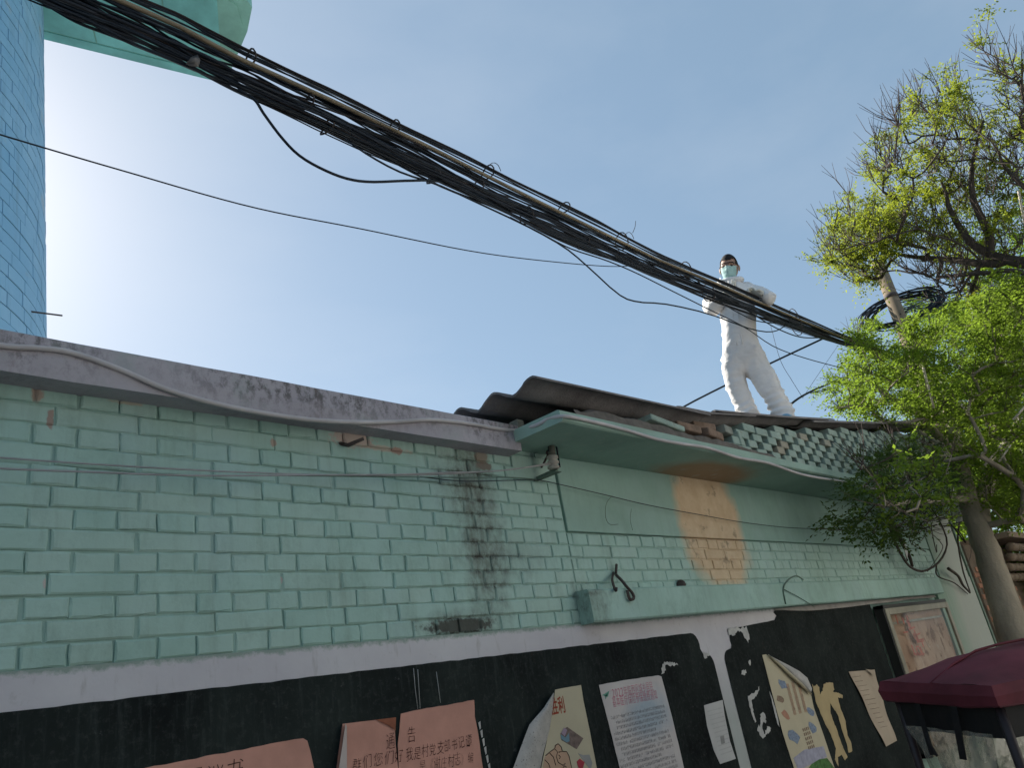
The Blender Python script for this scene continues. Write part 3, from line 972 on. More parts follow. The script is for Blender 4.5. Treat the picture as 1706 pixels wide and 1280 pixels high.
def loose(name, px, Y, r, mat, label, cat='cable', group='loose cables below the overhead bundle', n=40):
    pts = spline([onY(x, y, Y(x) if callable(Y) else Y) for (x, y) in px], n)
    return tag(MB().tube(pts, r, 6).build(name, mat), label, cat, group)
yl = lambda x: yb(x) - 0.03
loose('sagging_cable', [(396, 148), (424, 166), (440, 190), (470, 230), (500, 260), (540, 283), (580, 298), (620, 303), (680, 301), (730, 302), (780, 318), (850, 352)], yl, 0.0062, M_cable, 'black cable hanging in the deepest loop under the bundle, beside the teal platform')
loose('sagging_cable', [(575, 232), (620, 262), (670, 288), (730, 308), (800, 340), (880, 378), (940, 412), (980, 445), (1030, 490), (1062, 503), (1110, 507), (1180, 523), (1250, 548), (1285, 553), (1305, 545), (1330, 526)], yl, 0.005, M_cable, 'long black cable that leaves the bundle mid-span and loops up again at the worker\'s waist')
loose('sagging_cable', [(850, 362), (900, 388), (950, 414), (1010, 434), (1060, 455), (1120, 485), (1180, 515), (1240, 545), (1290, 578), (1345, 598), (1405, 614)], yl, 0.0042, M_cable2, 'thin black cable crossing the worker\'s hips and running on into the leaves')
loose('sagging_cable', [(1160, 466), (1178, 484), (1200, 503), (1230, 521), (1262, 535), (1300, 538), (1326, 528)], yl, 0.0045, M_cable, 'short black cable looped across the worker\'s chest')
loose('sagging_cable', [(1205, 488), (1235, 510), (1268, 532), (1300, 550), (1335, 562), (1372, 563)], yl, 0.0055, M_cable, 'black cable drooping from the worker\'s chest towards the pole')
loose('taut_cable', [(1120, 692), (1150, 672), (1262, 616), (1376, 562)], lambda x: 1.15 - (x - 1120) / 256 * 1.25, 0.010, M_cable, 'straight taut cable rising behind the worker from the roof to the bundle', n=12)
loose('roof_cable', [(1306, 688), (1322, 670), (1352, 652), (1400, 632), (1460, 606)], 0.55, 0.013, M_cable2, 'thick dark cable rising from the roof edge right of the worker into the leaves', n=16)
loose('roof_cable', [(1350, 655), (1385, 648), (1420, 636), (1470, 612)], 0.55, 0.006, M_cable2, 'thin dark cable splitting off the thick one right of the worker', n=12)
loose('tie_wire', [(1284, 543), (1300, 600), (1318, 632), (1338, 664)], 0.05, 0.0022, M_cable2, 'hair-thin wire falling from the bundle just right of the worker\'s legs', 'wire', n=12)
loose('tie_wire', [(1396, 576), (1366, 620), (1338, 662)], 0.1, 0.0018, M_cable2, 'hair-thin slanting wire between the roof cable and the leaves', 'wire', n=8)
loose('tie_wire', [(1402, 580), (1406, 600), (1406, 615)], 0.05, 0.0016, M_cable2, 'hair-thin plumb wire at the edge of the leaves', 'wire', n=8)
loose('long_wire', [(-120, 186), (0, 224), (200, 283), (420, 345), (600, 381), (800, 421), (950, 439), (1030, 444), (1066, 439), (1085, 428)], yl, 0.0026, M_cable2, 'single thin wire sagging across the sky from the tower to the bundle', 'wire', 'loose cables below the overhead bundle', 60)

# ------------------------------------------------------------------ pale cable along the coping and the eave
pts = [onY(x, y, Y) for (x, y, Y) in [(-200, 548, -.102), (0, 576, -.102), (60, 580, -.102), (120, 588, -.102), (200, 616, -.102), (280, 650, -.104), (360, 673, -.104), (440, 689, -.106), (520, 700, -.106), (600, 704, -.104), (660, 703, -.103), (720, 700, -.103), (780, 706, -.103), (830, 715, -.103), (862, 717, -.105)]]
pts += [onZ(x, y, z) for (x, y, z) in [(893, 709, H + 1.188), (915, 698, H + 1.195)]]
pts += [onY(x, y, -.412) for (x, y) in [(940, 694), (970, 699), (1040, 716), (1090, 731), (1130, 739), (1180, 747), (1230, 763), (1280, 772), (1340, 792), (1420, 806), (1500, 826)]]
tag(MB().tube(spline(pts, 120), 0.0095, 7).build('pale_cable', M_conduit), 'pale grey cable draped along the coping and round the eave corner', 'cable')
# cable clips are pressed on it
# bare wires across the bricks and their insulator
ins = empty('wall_insulator', onY(900, 785, 0), 'porcelain spool insulator on a green iron bracket under the eave corner', 'insulator')
ic = onY(921, 769, -0.11)
up = Vector((0.0, -0.10, 1)).normalized()
Mi = Matrix.Translation(ic) @ up.to_track_quat('Z', 'Y').to_matrix().to_4x4()
pr = [(0.0, -0.042), (0.024, -0.042), (0.031, -0.036), (0.031, -0.028), (0.022, -0.022), (0.022, -0.016), (0.031, -0.010), (0.031, -0.002), (0.022, 0.004), (0.022, 0.010), (0.030, 0.016), (0.029, 0.026), (0.018, 0.034), (0.0, 0.034)]
MB().lathe(pr, Mi, 18).build('porcelain_spool', M_porcelain, ins)
MB().tube([ic + up * 0.034, ic + up * 0.085], 0.019, 12).build('spool_cap', simple('grey_cap', (0.11, 0.11, 0.09), 0.7, 0.2, 20), ins)
MB().tube(spline([ic + Vector((-0.02, 0.0, 0.05)), ic + Vector((-0.005, -0.01, 0.10)), ic + Vector((0.035, -0.01, 0.085)), ic + Vector((0.045, -0.005, 0.03)), ic + Vector((0.035, -0.01, -0.03))], 16), 0.0045, 6).build('tie_loop', M_cable, ins)
br = MB()
e0, e1 = onY(893, 799, 0.0), onY(928, 783, -0.12)
br.slab([e0 + Vector((0, 0, -.012)), e1 + Vector((0, 0, -.012)), e1 + Vector((0, 0, .012)), e0 + Vector((0, 0, .012))], (1, 0, 0), 0.005)
br.slab([e0 + Vector((-0.018, 0, -.012)), e1 + Vector((-0.018, -0.005, -.012)), e1 + Vector((0.026, -0.005, -.012)), e0 + Vector((0.005, 0, -.012))], (0, 0, 1), 0.005)
br.build('bracket', M_greeniron, ins)
MB().tube(spline([onY(916, 752, 0.0), onY(912, 760, -0.05), onY(906, 772, -0.04), onY(902, 779, 0.0)], 10), 0.006, 6).tube([onY(916, 746, -0.0), ic + Vector((-.01, .02, .05))], 0.008, 6).build('hook_rod', M_iron, ins)
def wallwire(px, r, mat, label, Yf):
    pts = spline([onY(x, y, Yf(i, x)) for i, (x, y) in enumerate(px)], 50)
    tag(MB().tube(pts, r, 5).build('wall_wire', mat), label, 'wire', 'wires strung across the brick wall')
wallwire([(-200, 744), (0, 763), (240, 779), (420, 788), (560, 792), (700, 792), (800, 787), (870, 780), (918, 771)], 0.0032, M_alu, 'bare wire ending at the insulator, upper one on the bricks', lambda i, x: -0.06 - 0.05 * max(0, x) / 918)
wallwire([(-200, 768), (0, 781), (150, 787), (330, 793), (520, 792), (660, 791), (740, 788), (830, 785), (918, 774)], 0.0036, M_alu, 'thicker pale wire ending at the insulator, lower one on the bricks', lambda i, x: -0.075 - 0.035 * max(0, x) / 918)
wallwire([(480, 793), (640, 795), (760, 796), (850, 796), (893, 799)], 0.0026, M_greeniron, 'green painted wire running to the foot of the iron bracket', lambda i, x: -0.03)
wallwire([(700, 795), (770, 802), (840, 801), (893, 800), (930, 807), (1000, 823), (1080, 842), (1160, 857), (1240, 871), (1320, 880), (1400, 882)], 0.0024, M_cable2, 'dark wire sagging from the bracket across the smooth panel and the peach patch', lambda i, x: -0.025)
tag(MB().tube(spline([onY(1020, 826, -.01), onY(1010, 840, -.012), onY(1009, 862, -.012), onY(1016, 874, -.012), onY(1030, 874, -.012)], 20), 0.0018, 4).tube(spline([onY(1052, 848, -.012), onY(1050, 866, -.012), onY(1054, 884, -.012)], 10), 0.0014, 4).build('wire_curl', M_greeniron), 'thin curl of wire hanging on the smooth green panel', 'wire')

# ------------------------------------------------------------------ lettering
def glyphs(txt, bold=0.0):
    cu = bpy.data.curves.new('txt', 'FONT')
    cu.body = txt
    cu.size = 1.0
    cu.offset = bold
    cu.resolution_u = 3
    ob = bpy.data.objects.new('txt', cu)
    COL.objects.link(ob)
    dg = bpy.context.evaluated_depsgraph_get()
    me = bpy.data.meshes.new_from_object(ob.evaluated_get(dg))
    vv = [v.co.copy() for v in me.vertices]
    ff = [tuple(p.vertices) for p in me.polygons]
    bpy.data.objects.remove(ob)
    bpy.data.curves.remove(cu)
    bpy.data.meshes.remove(me)
    return vv, ff
def text_line(m, txt, a, b, h, Y, bold=0.0, jit=0.0, slant=0.0, mi=0, seed=1):
    """txt from wall point a to wall point b (baseline), cap height about h metres, lying on plane Y"""
    r_ = random.Random(seed)
    a, b = Vector((a[0], 0, a[1])), Vector((b[0], 0, b[1]))
    n_ = len(txt)
    step = (b - a) / n_
    w = step.length
    ang = math.atan2(b.z - a.z, b.x - a.x)
    for i, ch in enumerate(txt):
        if ch == ' ': continue
        vv, ff = glyphs(ch, bold)
        if not vv: continue
        x0, x1 = min(v.x for v in vv), max(v.x for v in vv)
        gw = 0.95 if ord(ch) > 255 else max(0.5, (x1 - x0) + .08)
        o_ = a + step * i
        an = ang * 0.8 + r_.uniform(-jit, jit)
        sc = 1 + r_.uniform(-jit, jit)
        out = []
        for v in vv:
            x = (v.x - (x0 if ord(ch) < 256 else 0)) / gw * w * 0.92 * sc
            z = v.y * h / 0.85 * sc
            x += z * slant
            out.append((o_.x + x * math.cos(an) - z * math.sin(an), Y, o_.z + x * math.sin(an) + z * math.cos(an) + r_.uniform(-jit, jit) * h * .3))
        m.add(out, ff, mi)
def W(x, y):
    q = onY(x, y, -0.012)
    return (q.x, q.z)

# ------------------------------------------------------------------ notices pasted on the blackboards
M_pink = simple('faded_red_paper', (0.54, 0.28, 0.215), 0.85, 0.16, 5, 0.25, 14, dist=0.006)
M_pinkback = simple('pale_paper_back', (0.50, 0.45, 0.43), 0.85, 0.12, 9, 0.25, 20)
M_ink = simple('dark_red_ink', (0.055, 0.018, 0.014), 0.8, 0.1, 9, 0)
M_cream = simple('cream_paper', (0.50, 0.45, 0.32), 0.8, 0.06, 6, 0.15, 14, dist=0.004)
M_redprint = simple('red_brown_print', (0.30, 0.055, 0.03), 0.8, 0.1, 9, 0)
M_spotback = NT('speckled_paper_back')
k = M_spotback
c = k.mix(k.rng(k.noise(k.P(), 20, 4, 0.6), 0.3, 0.7), (0.36, 0.35, 0.33), (0.50, 0.48, 0.45))
c = k.mix(k.rng(k.noise(k.P(), 130, 3, 0.6), 0.64, 0.68), c, (0.06, 0.055, 0.05))
k.ln(c, k.p.inputs['Base Color'])
k.p.inputs['Roughness'].default_value = 0.85
M_spotback = k.m
M_whitepaper = NT('printed_white_paper')
k = M_whitepaper
q = onY(1082, 1190, -0.012)
c = k.mix(k.rng(k.noise(k.P(), 4, 5, 0.6), 0.3, 0.7), (0.50, 0.46, 0.45), (0.58, 0.55, 0.53))
e = k.ell((q.x, q.z), (0.17, 0.10), 0.4, 8, 0.5)
c = k.mix(k.math('MULTIPLY', e, 0.6), c, (0.22, 0.36, 0.46))
k.ln(c, k.p.inputs['Base Color'])
k.p.inputs['Roughness'].default_value = 0.8
k.bump(k.noise(k.P(), 14, 5, 0.6), 0.15, 0.004)
M_whitepaper = k.m
M_pinkprint = simple('faded_pink_print', (0.52, 0.17, 0.24), 0.8, 0.1, 9, 0)
M_greyprint = simple('grey_print', (0.20, 0.19, 0.19), 0.8, 0.1, 9, 0)
M_plainpaper = simple('plain_grey_white_paper', (0.50, 0.50, 0.49), 0.8, 0.08, 6, 0.15, 14)
M_beige = simple('beige_paper', (0.46, 0.38, 0.29), 0.85, 0.10, 7, 0.2, 18)
M_torn = simple('yellow_paper_remnant', (0.43, 0.34, 0.185), 0.85, 0.12, 9, 0.2, 30)

def sheet_poly(px, Y=-0.0125, curl=None, ragged=0.0, seed=0, th=0.0012, sub=0.03):
    """irregular paper outline given in photo pixels, laid on the wall"""
    r_ = random.Random(seed)
    pts = [onY(x, y, Y) for (x, y) in px]
    out = []
    for i, p in enumerate(pts):
        nx_ = pts[(i + 1) % len(pts)]
        out.append(p)
        if ragged > 0:
            n_ = max(1, int((nx_ - p).length / sub))
            for t in range(1, n_):
                q_ = p.lerp(nx_, t / n_)
                out.append(q_ + Vector((r_.uniform(-ragged, ragged), 0, r_.uniform(-ragged, ragged))))
    m = MB()
    m.slab(out, (0, 1, 0), th)
    return m
def curled(px, Y0, lift, nu=10, nv=6, th=0.0012):
    """paper patch spanned by four pixel corners (tl, tr, br, bl); lift(u, v) metres off the wall"""
    tl, tr, br, bl = [onY(x, y, Y0) for (x, y) in px]
    m = MB()
    g_ = []
    for j in range(nv + 1):
        for i in range(nu + 1):
            u, v = i / nu, j / nv
            p = tl.lerp(tr, u).lerp(bl.lerp(br, u), v)
            g_.append(p + Vector((0, -lift(u, v), 0)))
    N = len(g_)
    m.v = g_ + [p + Vector((0, th, 0)) for p in g_]
    w = nu + 1
    for j in range(nv):
        for i in range(nu):
            a = j * w + i
            m.f.append((a, a + 1, a + 1 + w, a + w)); m.f.append((N + a, N + a + w, N + a + 1 + w, N + a + 1))
    m.mi = [0] * len(m.f)
    m.smooth = [True] * len(m.f)
    return m
YP = -0.0125
YT = -0.0136
# red notice at the lower left edge
t = empty('red_notice', onY(400, 1300, 0), 'faded red handwritten notice on the left blackboard, only its upper edge in view', 'notice')
sheet_poly([(150, 1298), (240, 1281), (420, 1246), (505, 1231), (512, 1235), (518, 1256), (526, 1300), (545, 1420), (160, 1480)], ragged=0.002, seed=3).build('paper', M_pink, t)
m = MB()
text_line(m, '倡议书', W(303, 1315), W(405, 1294), 0.050, YT, -0.014, 0.06, 0.15, seed=5)
m.build('lettering', M_ink, t)
# torn red notice
t = empty('torn_red_notice', onY(690, 1290, 0), 'faded red handwritten notice torn down the middle of its upper edge', 'notice')
curled([(570, 1207), (655, 1197), (668, 1330), (553, 1345)], YP, lambda u, v: 0.018 * max(0, 0.35 - v) * math.sin(3 * u + .5) + 0.03 * max(0, u - .8) * max(0, .3 - v) * 10 * .5).build('paper', M_pink, t)
sheet_poly([(668, 1190), (700, 1183), (790, 1167), (791, 1195), (797, 1225), (806, 1290), (815, 1360), (668, 1345), (663, 1240)], Y=-0.0132, ragged=0.0016, seed=5).build('paper', M_pink, t)
curled([(570, 1207), (578, 1212), (578, 1345), (550, 1345)], YP - 0.004, lambda u, v: 0.02 * (1 - u)).build('folded_edge', M_pinkback, t)
curled([(626, 1200), (654, 1197), (659, 1218), (646, 1209)], YP - 0.008, lambda u, v: 0.02 * u * (1 - v)).build('curled_corner', simple('browned_red_paper', (0.36, 0.14, 0.085), 0.85, 0.2, 20, 0.2, 30), t)
m = MB()
text_line(m, '通', W(642, 1249), W(658, 1246), 0.050, YT - .002, -0.016, 0.03, 0.12, seed=2)
text_line(m, '告', W(677, 1237), W(693, 1234), 0.050, YT - .002, -0.016, 0.03, 0.12, seed=3)
text_line(m, '群们您们好', W(585, 1285), W(672, 1267), 0.040, YT - .002, -0.016, 0.08, 0.15, seed=4)
text_line(m, '我是村党支部书记谭', W(675, 1269), W(786, 1242), 0.040, YT - .002, -0.016, 0.08, 0.15, seed=6)
text_line(m, '是《谢庄村志》编', W(697, 1287), W(789, 1270), 0.040, YT - .002, -0.016, 0.08, 0.15, seed=7)
m.build('lettering', M_ink, t)
m = MB()
for i in range(7):
    q = onY(797 + i * 3.2, 1205 + i * 14, -0.013)
    m.slab([q + Vector((0, 0, 0)), q + Vector((0.012, 0, 0.004)), q + Vector((0.010, 0, -0.022)), q + Vector((0.003, 0, -0.026))], (0, 1, 0), 0.001)
m.build('paste_remnant', M_paste, t)
# cream poster with folded left side
t = empty('cream_poster', onY(940, 1290, 0), 'cream poster with a drawn fist, its left side folded over', 'poster')
sheet_poly([(925, 1150), (945, 1146), (968, 1142), (972, 1168), (983, 1220), (996, 1290), (1020, 1420), (880, 1440), (900, 1290), (915, 1215), (921, 1180)], ragged=0.0008, seed=8).build('paper', M_cream, t)
fl = MB()
pxs = [(923, 1156), (921, 1180), (916, 1215), (904, 1260), (897, 1300), (880, 1400)]
pxo = [(922, 1155), (906, 1180), (882, 1208), (868, 1245), (848, 1300), (815, 1400)]
for a_, b_ in zip(pxs, pxo):
    for t_ in range(5):
        x = a_[0] + (b_[0] - a_[0]) * t_ / 4
        y = a_[1] + (b_[1] - a_[1]) * t_ / 4
        fl.v.append(onY(x, y, -0.016 - 0.03 * math.sin(t_ / 4 * 2.6)))
for i in range(len(pxs) - 1):
    for j in range(4):
        a_ = i * 5 + j
        fl.f.append((a_, a_ + 1, a_ + 6, a_ + 5)); fl.mi.append(0); fl.smooth.append(True)
fl.build('folded_side', M_spotback, t)
m = MB()
text_line(m, '胜利', W(919, 1190), W(943, 1185), 0.064, YT, 0.02, 0.0, 0.0, seed=1)
m.build('lettering', M_redprint, t)
def drawing(name, px, Y, mat):
    return sheet_poly(px, Y=Y, th=0.0008).build(name, mat, t)
M_skinink = simple('printed_skin', (0.48, 0.32, 0.22), 0.8, 0.05, 5, 0)
M_line = simple('printed_line', (0.07, 0.05, 0.04), 0.8, 0.1, 5, 0)
M_blueprint = simple('printed_blue', (0.16, 0.27, 0.33), 0.8, 0.1, 9, 0)
M_brownprint = simple('printed_brown', (0.17, 0.125, 0.11), 0.8, 0.35, 60, 0)
M_lilac = simple('printed_lilac', (0.34, 0.26, 0.33), 0.8, 0.1, 9, 0)
M_redp = simple('printed_red', (0.36, 0.04, 0.06), 0.8, 0.1, 9, 0)
M_greyp = simple('printed_grey', (0.30, 0.30, 0.29), 0.8, 0.1, 9, 0)
drawing('printed_fist', [(908, 1262), (916, 1254), (923, 1249), (925, 1243), (930, 1240), (935, 1245), (937, 1253), (944, 1254), (949, 1262), (953, 1280), (956, 1320), (905, 1320), (903, 1290)], YT, M_skinink)
m = MB()
for pl in [[(909, 1260), (916, 1254), (924, 1248), (929, 1254), (927, 1262), (930, 1271), (938, 1276), (942, 1273)], [(925, 1247), (925, 1243), (930, 1240), (935, 1245), (937, 1253), (931, 1254)], [(937, 1253), (944, 1253), (948, 1260), (952, 1278), (954, 1290)], [(916, 1256), (922, 1262), (926, 1276)], [(908, 1267), (914, 1273), (917, 1282)], [(931, 1259), (934, 1262), (932, 1265)], [(938, 1280), (940, 1277), (944, 1279)]]:
    m.tube([onY(x, y, YT - .001) for x, y in pl], 0.0018, 4)
m.build('printed_outline', M_line, t)
drawing('printed_house', [(934, 1223), (939, 1216), (945, 1212), (972, 1231), (961, 1249), (936, 1234)], YT, M_brownprint)
drawing('printed_wall', [(934, 1224), (942, 1230), (948, 1222), (949, 1236), (944, 1238), (935, 1232)], YT - .001, M_blueprint)
drawing('printed_roof', [(935, 1222), (940, 1213), (945, 1217), (941, 1228)], YT - .0015, M_lilac)
drawing('printed_machine', [(963, 1256), (972, 1259), (982, 1258), (987, 1272), (984, 1284), (975, 1272)], YT, M_greyp)
drawing('printed_box', [(961, 1270), (966, 1265), (974, 1271), (971, 1282), (964, 1280)], YT - .001, M_redp)
# white printed notice
t = empty('white_notice', onY(1065, 1280, 0), 'white printed notice with two pink headline rows and a blue smudge', 'notice')
sheet_poly([(998, 1142), (1040, 1134), (1097, 1126), (1102, 1128), (1108, 1150), (1122, 1205), (1142, 1290), (1165, 1380), (1060, 1400), (1035, 1290), (1014, 1205), (1002, 1160)], ragged=0.001, seed=9).build('paper', M_whitepaper, t)
m = MB()
text_line(m, '2022', W(1021, 1163), W(1040, 1159.5), 0.046, YT, -0.01)
text_line(m, '年临西区城乡居民', W(1040, 1159.5), W(1089, 1150), 0.043, YT, -0.012)
text_line(m, '基本医疗保险参保缴费通知', W(1021, 1178), W(1096, 1164), 0.043, YT, -0.010)
m.build('headline', M_pinkprint, t)
m = MB()
rr = random.Random(5)
xa, za = W(1016, 1188)
xb, _ = W(1108, 1170)
L0, L1 = onY(1016, 1188, -.012), onY(1108, 1172, -.012)
rows = 20
for i in range(rows):
    z = L0.z - 0.03 - i * 0.0235
    x = L0.x + (0.03 if i % 5 in (1, 2) else 0.0)
    end = L1.x - 0.02 if i % 5 != 4 else L0.x + rr.uniform(0.15, 0.35)
    while x < end:
        w_ = rr.uniform(0.008, 0.012)
        for (dx, dz, ww, hh) in ((0, 0.0, w_ * .8, 0.0022), (0, 0.0055, w_ * .8, 0.002), (w_ * .3, -0.004, 0.002, 0.013), (0, 0.010, w_ * .7, 0.0018)):
            if rr.random() < 0.75:
                m.add([(x + dx, YT, z + dz), (x + dx + ww, YT, z + dz), (x + dx + ww, YT, z + dz + hh), (x + dx, YT, z + dz + hh)], [(0, 1, 2, 3)])
        x += w_ * 1.2 if rr.random() < .97 else 0.03
m.build('small_print', M_greyprint, t)
m = MB()
m.slab([onY(x, y, YT) for x, y in [(1003, 1159), (1015, 1152), (1013, 1162)]], (0, 1, 0), .0006)
m.slab([onY(x, y, YT) for x, y in [(1008, 1160), (1013, 1155), (1009, 1166)]], (0, 1, 0), .0006)
m.build('paper_plane_mark', simple('printed_green', (0.13, 0.33, 0.25), 0.8, 0.1, 9, 0), t)
# small plain notice
t = empty('small_white_notice', onY(1198, 1220, 0), 'small plain white slip beside the white stripe between the boards', 'notice')
sheet_poly([(1173, 1176), (1204, 1167), (1207, 1190), (1216, 1235), (1226, 1265), (1200, 1274), (1189, 1250), (1178, 1210)], ragged=0.0006, seed=11).build('paper', M_plainpaper, t)
m = MB()
for i in range(11):
    a_, b_ = onY(1179 + i * 2.2, 1187 + i * 7.2, YT), onY(1202 + i * 1.8, 1182 + i * 7.2, YT)
    x = a_.x
    while x < b_.x:
        m.add([(x, YT, a_.z), (x + .007, YT, a_.z), (x + .007, YT, a_.z + .004), (x, YT, a_.z + .004)], [(0, 1, 2, 3)])
        x += .011
m.build('small_print', simple('pale_grey_print', (0.38, 0.38, 0.38), .8, .1, 9, 0), t)
MB().slab([onY(x, y, YT) for x, y in [(1200, 1228), (1206, 1226), (1208, 1239), (1202, 1241)]], (0, 1, 0), .0006).build('seal_mark', M_greyp, t)
# peeling cream poster
t = empty('peeling_poster', onY(1330, 1200, 0), 'narrow cream poster with its upper corner rolled down, right of the stripe', 'poster')
sheet_poly([(1270, 1092), (1276, 1091), (1284, 1095), (1350, 1152), (1356, 1180), (1372, 1225), (1392, 1285), (1412, 1350), (1345, 1370), (1326, 1290), (1305, 1225), (1285, 1150)], Y=-0.014, ragged=0.001, seed=13).build('paper', M_cream, t)
fl = MB()
A_ = [(1281, 1092), (1300, 1108), (1318, 1125), (1336, 1141), (1351, 1156)]
B_ = [(1286, 1095), (1312, 1108), (1332, 1119), (1345, 1130), (1353, 1148)]
for i in range(5):
    for j in range(5):
        x = A_[i][0] + (B_[i][0] - A_[i][0]) * j / 4
        y = A_[i][1] + (B_[i][1] - A_[i][1]) * j / 4
        fl.v.append(onY(x, y, -0.018 - 0.035 * math.sin(math.pi * (0.15 + j / 4 * .85)) * (0.5 + i / 8)))
for i in range(4):
    for j in range(4):
        a_ = i * 5 + j
        fl.f.append((a_, a_ + 1, a_ + 6, a_ + 5)); fl.mi.append(0); fl.smooth.append(True)
fl.build('rolled_corner', M_spotback, t)
fl = MB().tube(spline([onY(1280, 1092, -.022), onY(1300, 1109, -.03), onY(1318, 1126, -.035), onY(1336, 1142, -.035), onY(1351, 1157, -.03)], 12), [0.004, 0.006, 0.008, 0.009, 0.010, 0.010, 0.010, 0.010, 0.010, 0.009, 0.008, 0.006], 8)
fl.build('rolled_edge', M_cream, t)
rp = random.Random(8)
M_bluegrey = simple('printed_bluegrey', (0.20, 0.25, 0.33), 0.8, 0.4, 80, 0)
M_dimred = simple('printed_dim_red', (0.42, 0.22, 0.15), 0.8, 0.2, 60, 0)
M_dimbrown = simple('printed_dim_brown', (0.24, 0.17, 0.12), 0.8, 0.4, 80, 0)
def blotch(cx, cy, w_, h_, mat, nm='printed_figure', n_=9, Y=-.0152):
    pts = []
    for i in range(n_):
        a_ = 2 * math.pi * i / n_
        rr_ = rp.uniform(.65, 1.1)
        pts.append(onY(cx + w_ * rr_ * math.cos(a_) + h_ * .35 * math.sin(a_), cy + h_ * rr_ * math.sin(a_), Y))
    MB().slab(pts, (0, 1, 0), .0006).build(nm, mat, t)
blotch(1304, 1141, 8, 9, M_bluegrey); blotch(1300, 1165, 7, 8, M_dimbrown); blotch(1309, 1192, 6, 10, M_dimred); blotch(1351, 1186, 6, 9, M_bluegrey, 'printed_figure'); blotch(1354, 1213, 6, 11, M_bluegrey); blotch(1323, 1229, 10, 12, M_bluegrey)
m = MB()
for i in range(6):
    for j in range(3):
        x0_, y0_ = 1314 + i * 2.2 + j * 9 - 2, 1150 + i * 8.5 - j * 2.5
        q = onY(x0_, y0_, -.0152)
        for s_ in range(3):
            m.add([(q.x + s_ * .014, -.0153, q.z), (q.x + s_ * .014 + .006, -.0153, q.z), (q.x + s_ * .014 + .008, -.0153, q.z + .035), (q.x + s_ * .014 + .002, -.0153, q.z + .035)], [(0, 1, 2, 3)])
m.build('printed_columns', M_dimred, t)
m = MB()
for i in range(5):
    q = onY(1338 + i * 2.3, 1220 + i * 7.5, -.0153)
    for s_ in range(4):
        m.add([(q.x + s_ * .026, -.0153, q.z), (q.x + s_ * .026 + .016, -.0153, q.z), (q.x + s_ * .026 + .016, -.0153, q.z + .018), (q.x + s_ * .026, -.0153, q.z + .018)], [(0, 1, 2, 3)])
m.build('small_print', M_dimbrown, t)
sheet_poly([(1352, 1274), (1365, 1266), (1378, 1264), (1390, 1280), (1410, 1348), (1352, 1362), (1340, 1292)], Y=-.0154, th=.0006).build('printed_meadow', simple('printed_meadow_green', (0.07, 0.17, 0.05), 0.8, 0.5, 50, 0), t)
sheet_poly([(1322, 1264), (1340, 1250), (1372, 1244), (1378, 1262), (1350, 1275), (1330, 1285)], Y=-.0151, th=.0006).build('printed_sky', simple('printed_lilac_blue', (0.34, 0.34, 0.42), 0.8, 0.2, 30, 0), t)
# torn yellow remnant of a poster
t = tag(sheet_poly([(1353, 1140), (1356, 1145), (1361, 1141), (1365, 1146), (1366, 1158), (1371, 1152), (1372, 1141), (1378, 1138), (1388, 1139), (1390, 1150), (1388, 1154), (1396, 1155), (1404, 1159), (1404, 1164), (1396, 1163), (1400, 1180), (1408, 1200), (1412, 1226), (1418, 1238), (1420, 1252), (1414, 1255), (1411, 1240), (1404, 1220), (1396, 1192), (1383, 1172), (1384, 1190), (1396, 1222), (1402, 1240), (1412, 1262), (1408, 1268), (1402, 1258), (1396, 1262), (1397, 1278), (1391, 1266), (1393, 1248), (1385, 1226), (1372, 1200), (1360, 1172)], Y=-.0118, ragged=0.004, seed=17, sub=0.014).build('torn_remnant', M_torn), 'torn strips of a yellowed poster left on the board beside the peeling poster', 'paper remnant')
# beige strip
t = empty('beige_strip', onY(1450, 1180, 0), 'narrow beige paper strip hanging askew left of the glass cabinet', 'notice')
curled([(1413, 1120), (1453, 1117), (1492, 1235), (1474, 1245)], YP, lambda u, v: 0.025 * max(0, .2 - v) * (1 + u * 3) + 0.012 * math.sin(v * 5) ** 2, 6, 14).build('paper', M_beige, t)
curled([(1440, 1116), (1455, 1118), (1453, 1127), (1447, 1121)], YP - .02, lambda u, v: .01, 2, 2).build('curled_corner', M_beige, t)
m = MB()
for i in range(12):
    a_, b_ = onY(1420 + i * 4.3, 1129 + i * 7.6, -0.0285), onY(1441 + i * 3.8, 1126 + i * 7.6, -0.0285)
    m.tube([a_, a_.lerp(b_, rp.uniform(.6, .95))], 0.0012, 3)
m.build('small_print', M_brownprint, t)
# white scraps of torn paper on the boards
def scrap(px, label, Y=-.0118, rag=.004, seed=1):
    tag(sheet_poly(px, Y=Y, ragged=rag * 1.3, seed=seed, sub=.011).build('paper_scrap', M_paste), label, 'paper scrap', 'scraps of torn white paper on the blackboards')
scrap([(1213, 1048), (1222, 1046), (1231, 1047), (1243, 1044), (1246, 1052), (1249, 1066), (1247, 1072), (1241, 1064), (1237, 1055), (1228, 1053), (1220, 1060), (1214, 1058)], 'ragged white scrap in the top left corner of the right blackboard', rag=.008, seed=2)
scrap([(1236, 1118), (1242, 1116), (1244, 1122), (1240, 1126), (1235, 1124)], 'tiny round white scrap above the paper tatters on the right blackboard', seed=3)
scrap([(1246, 1160), (1254, 1156), (1262, 1151), (1265, 1144), (1264, 1152), (1261, 1158), (1257, 1164), (1252, 1168), (1256, 1190), (1260, 1203), (1258, 1205), (1253, 1192), (1248, 1174)], 'white scrap with a long tail on the right blackboard', seed=4)
scrap([(1268, 1190), (1273, 1189), (1276, 1196), (1276, 1206), (1273, 1204), (1272, 1198), (1270, 1212), (1273, 1224), (1280, 1211), (1285, 1215), (1278, 1224), (1272, 1231), (1266, 1226), (1262, 1216), (1264, 1208), (1267, 1214)], 'shredded white scrap low on the right blackboard', rag=.006, seed=5)
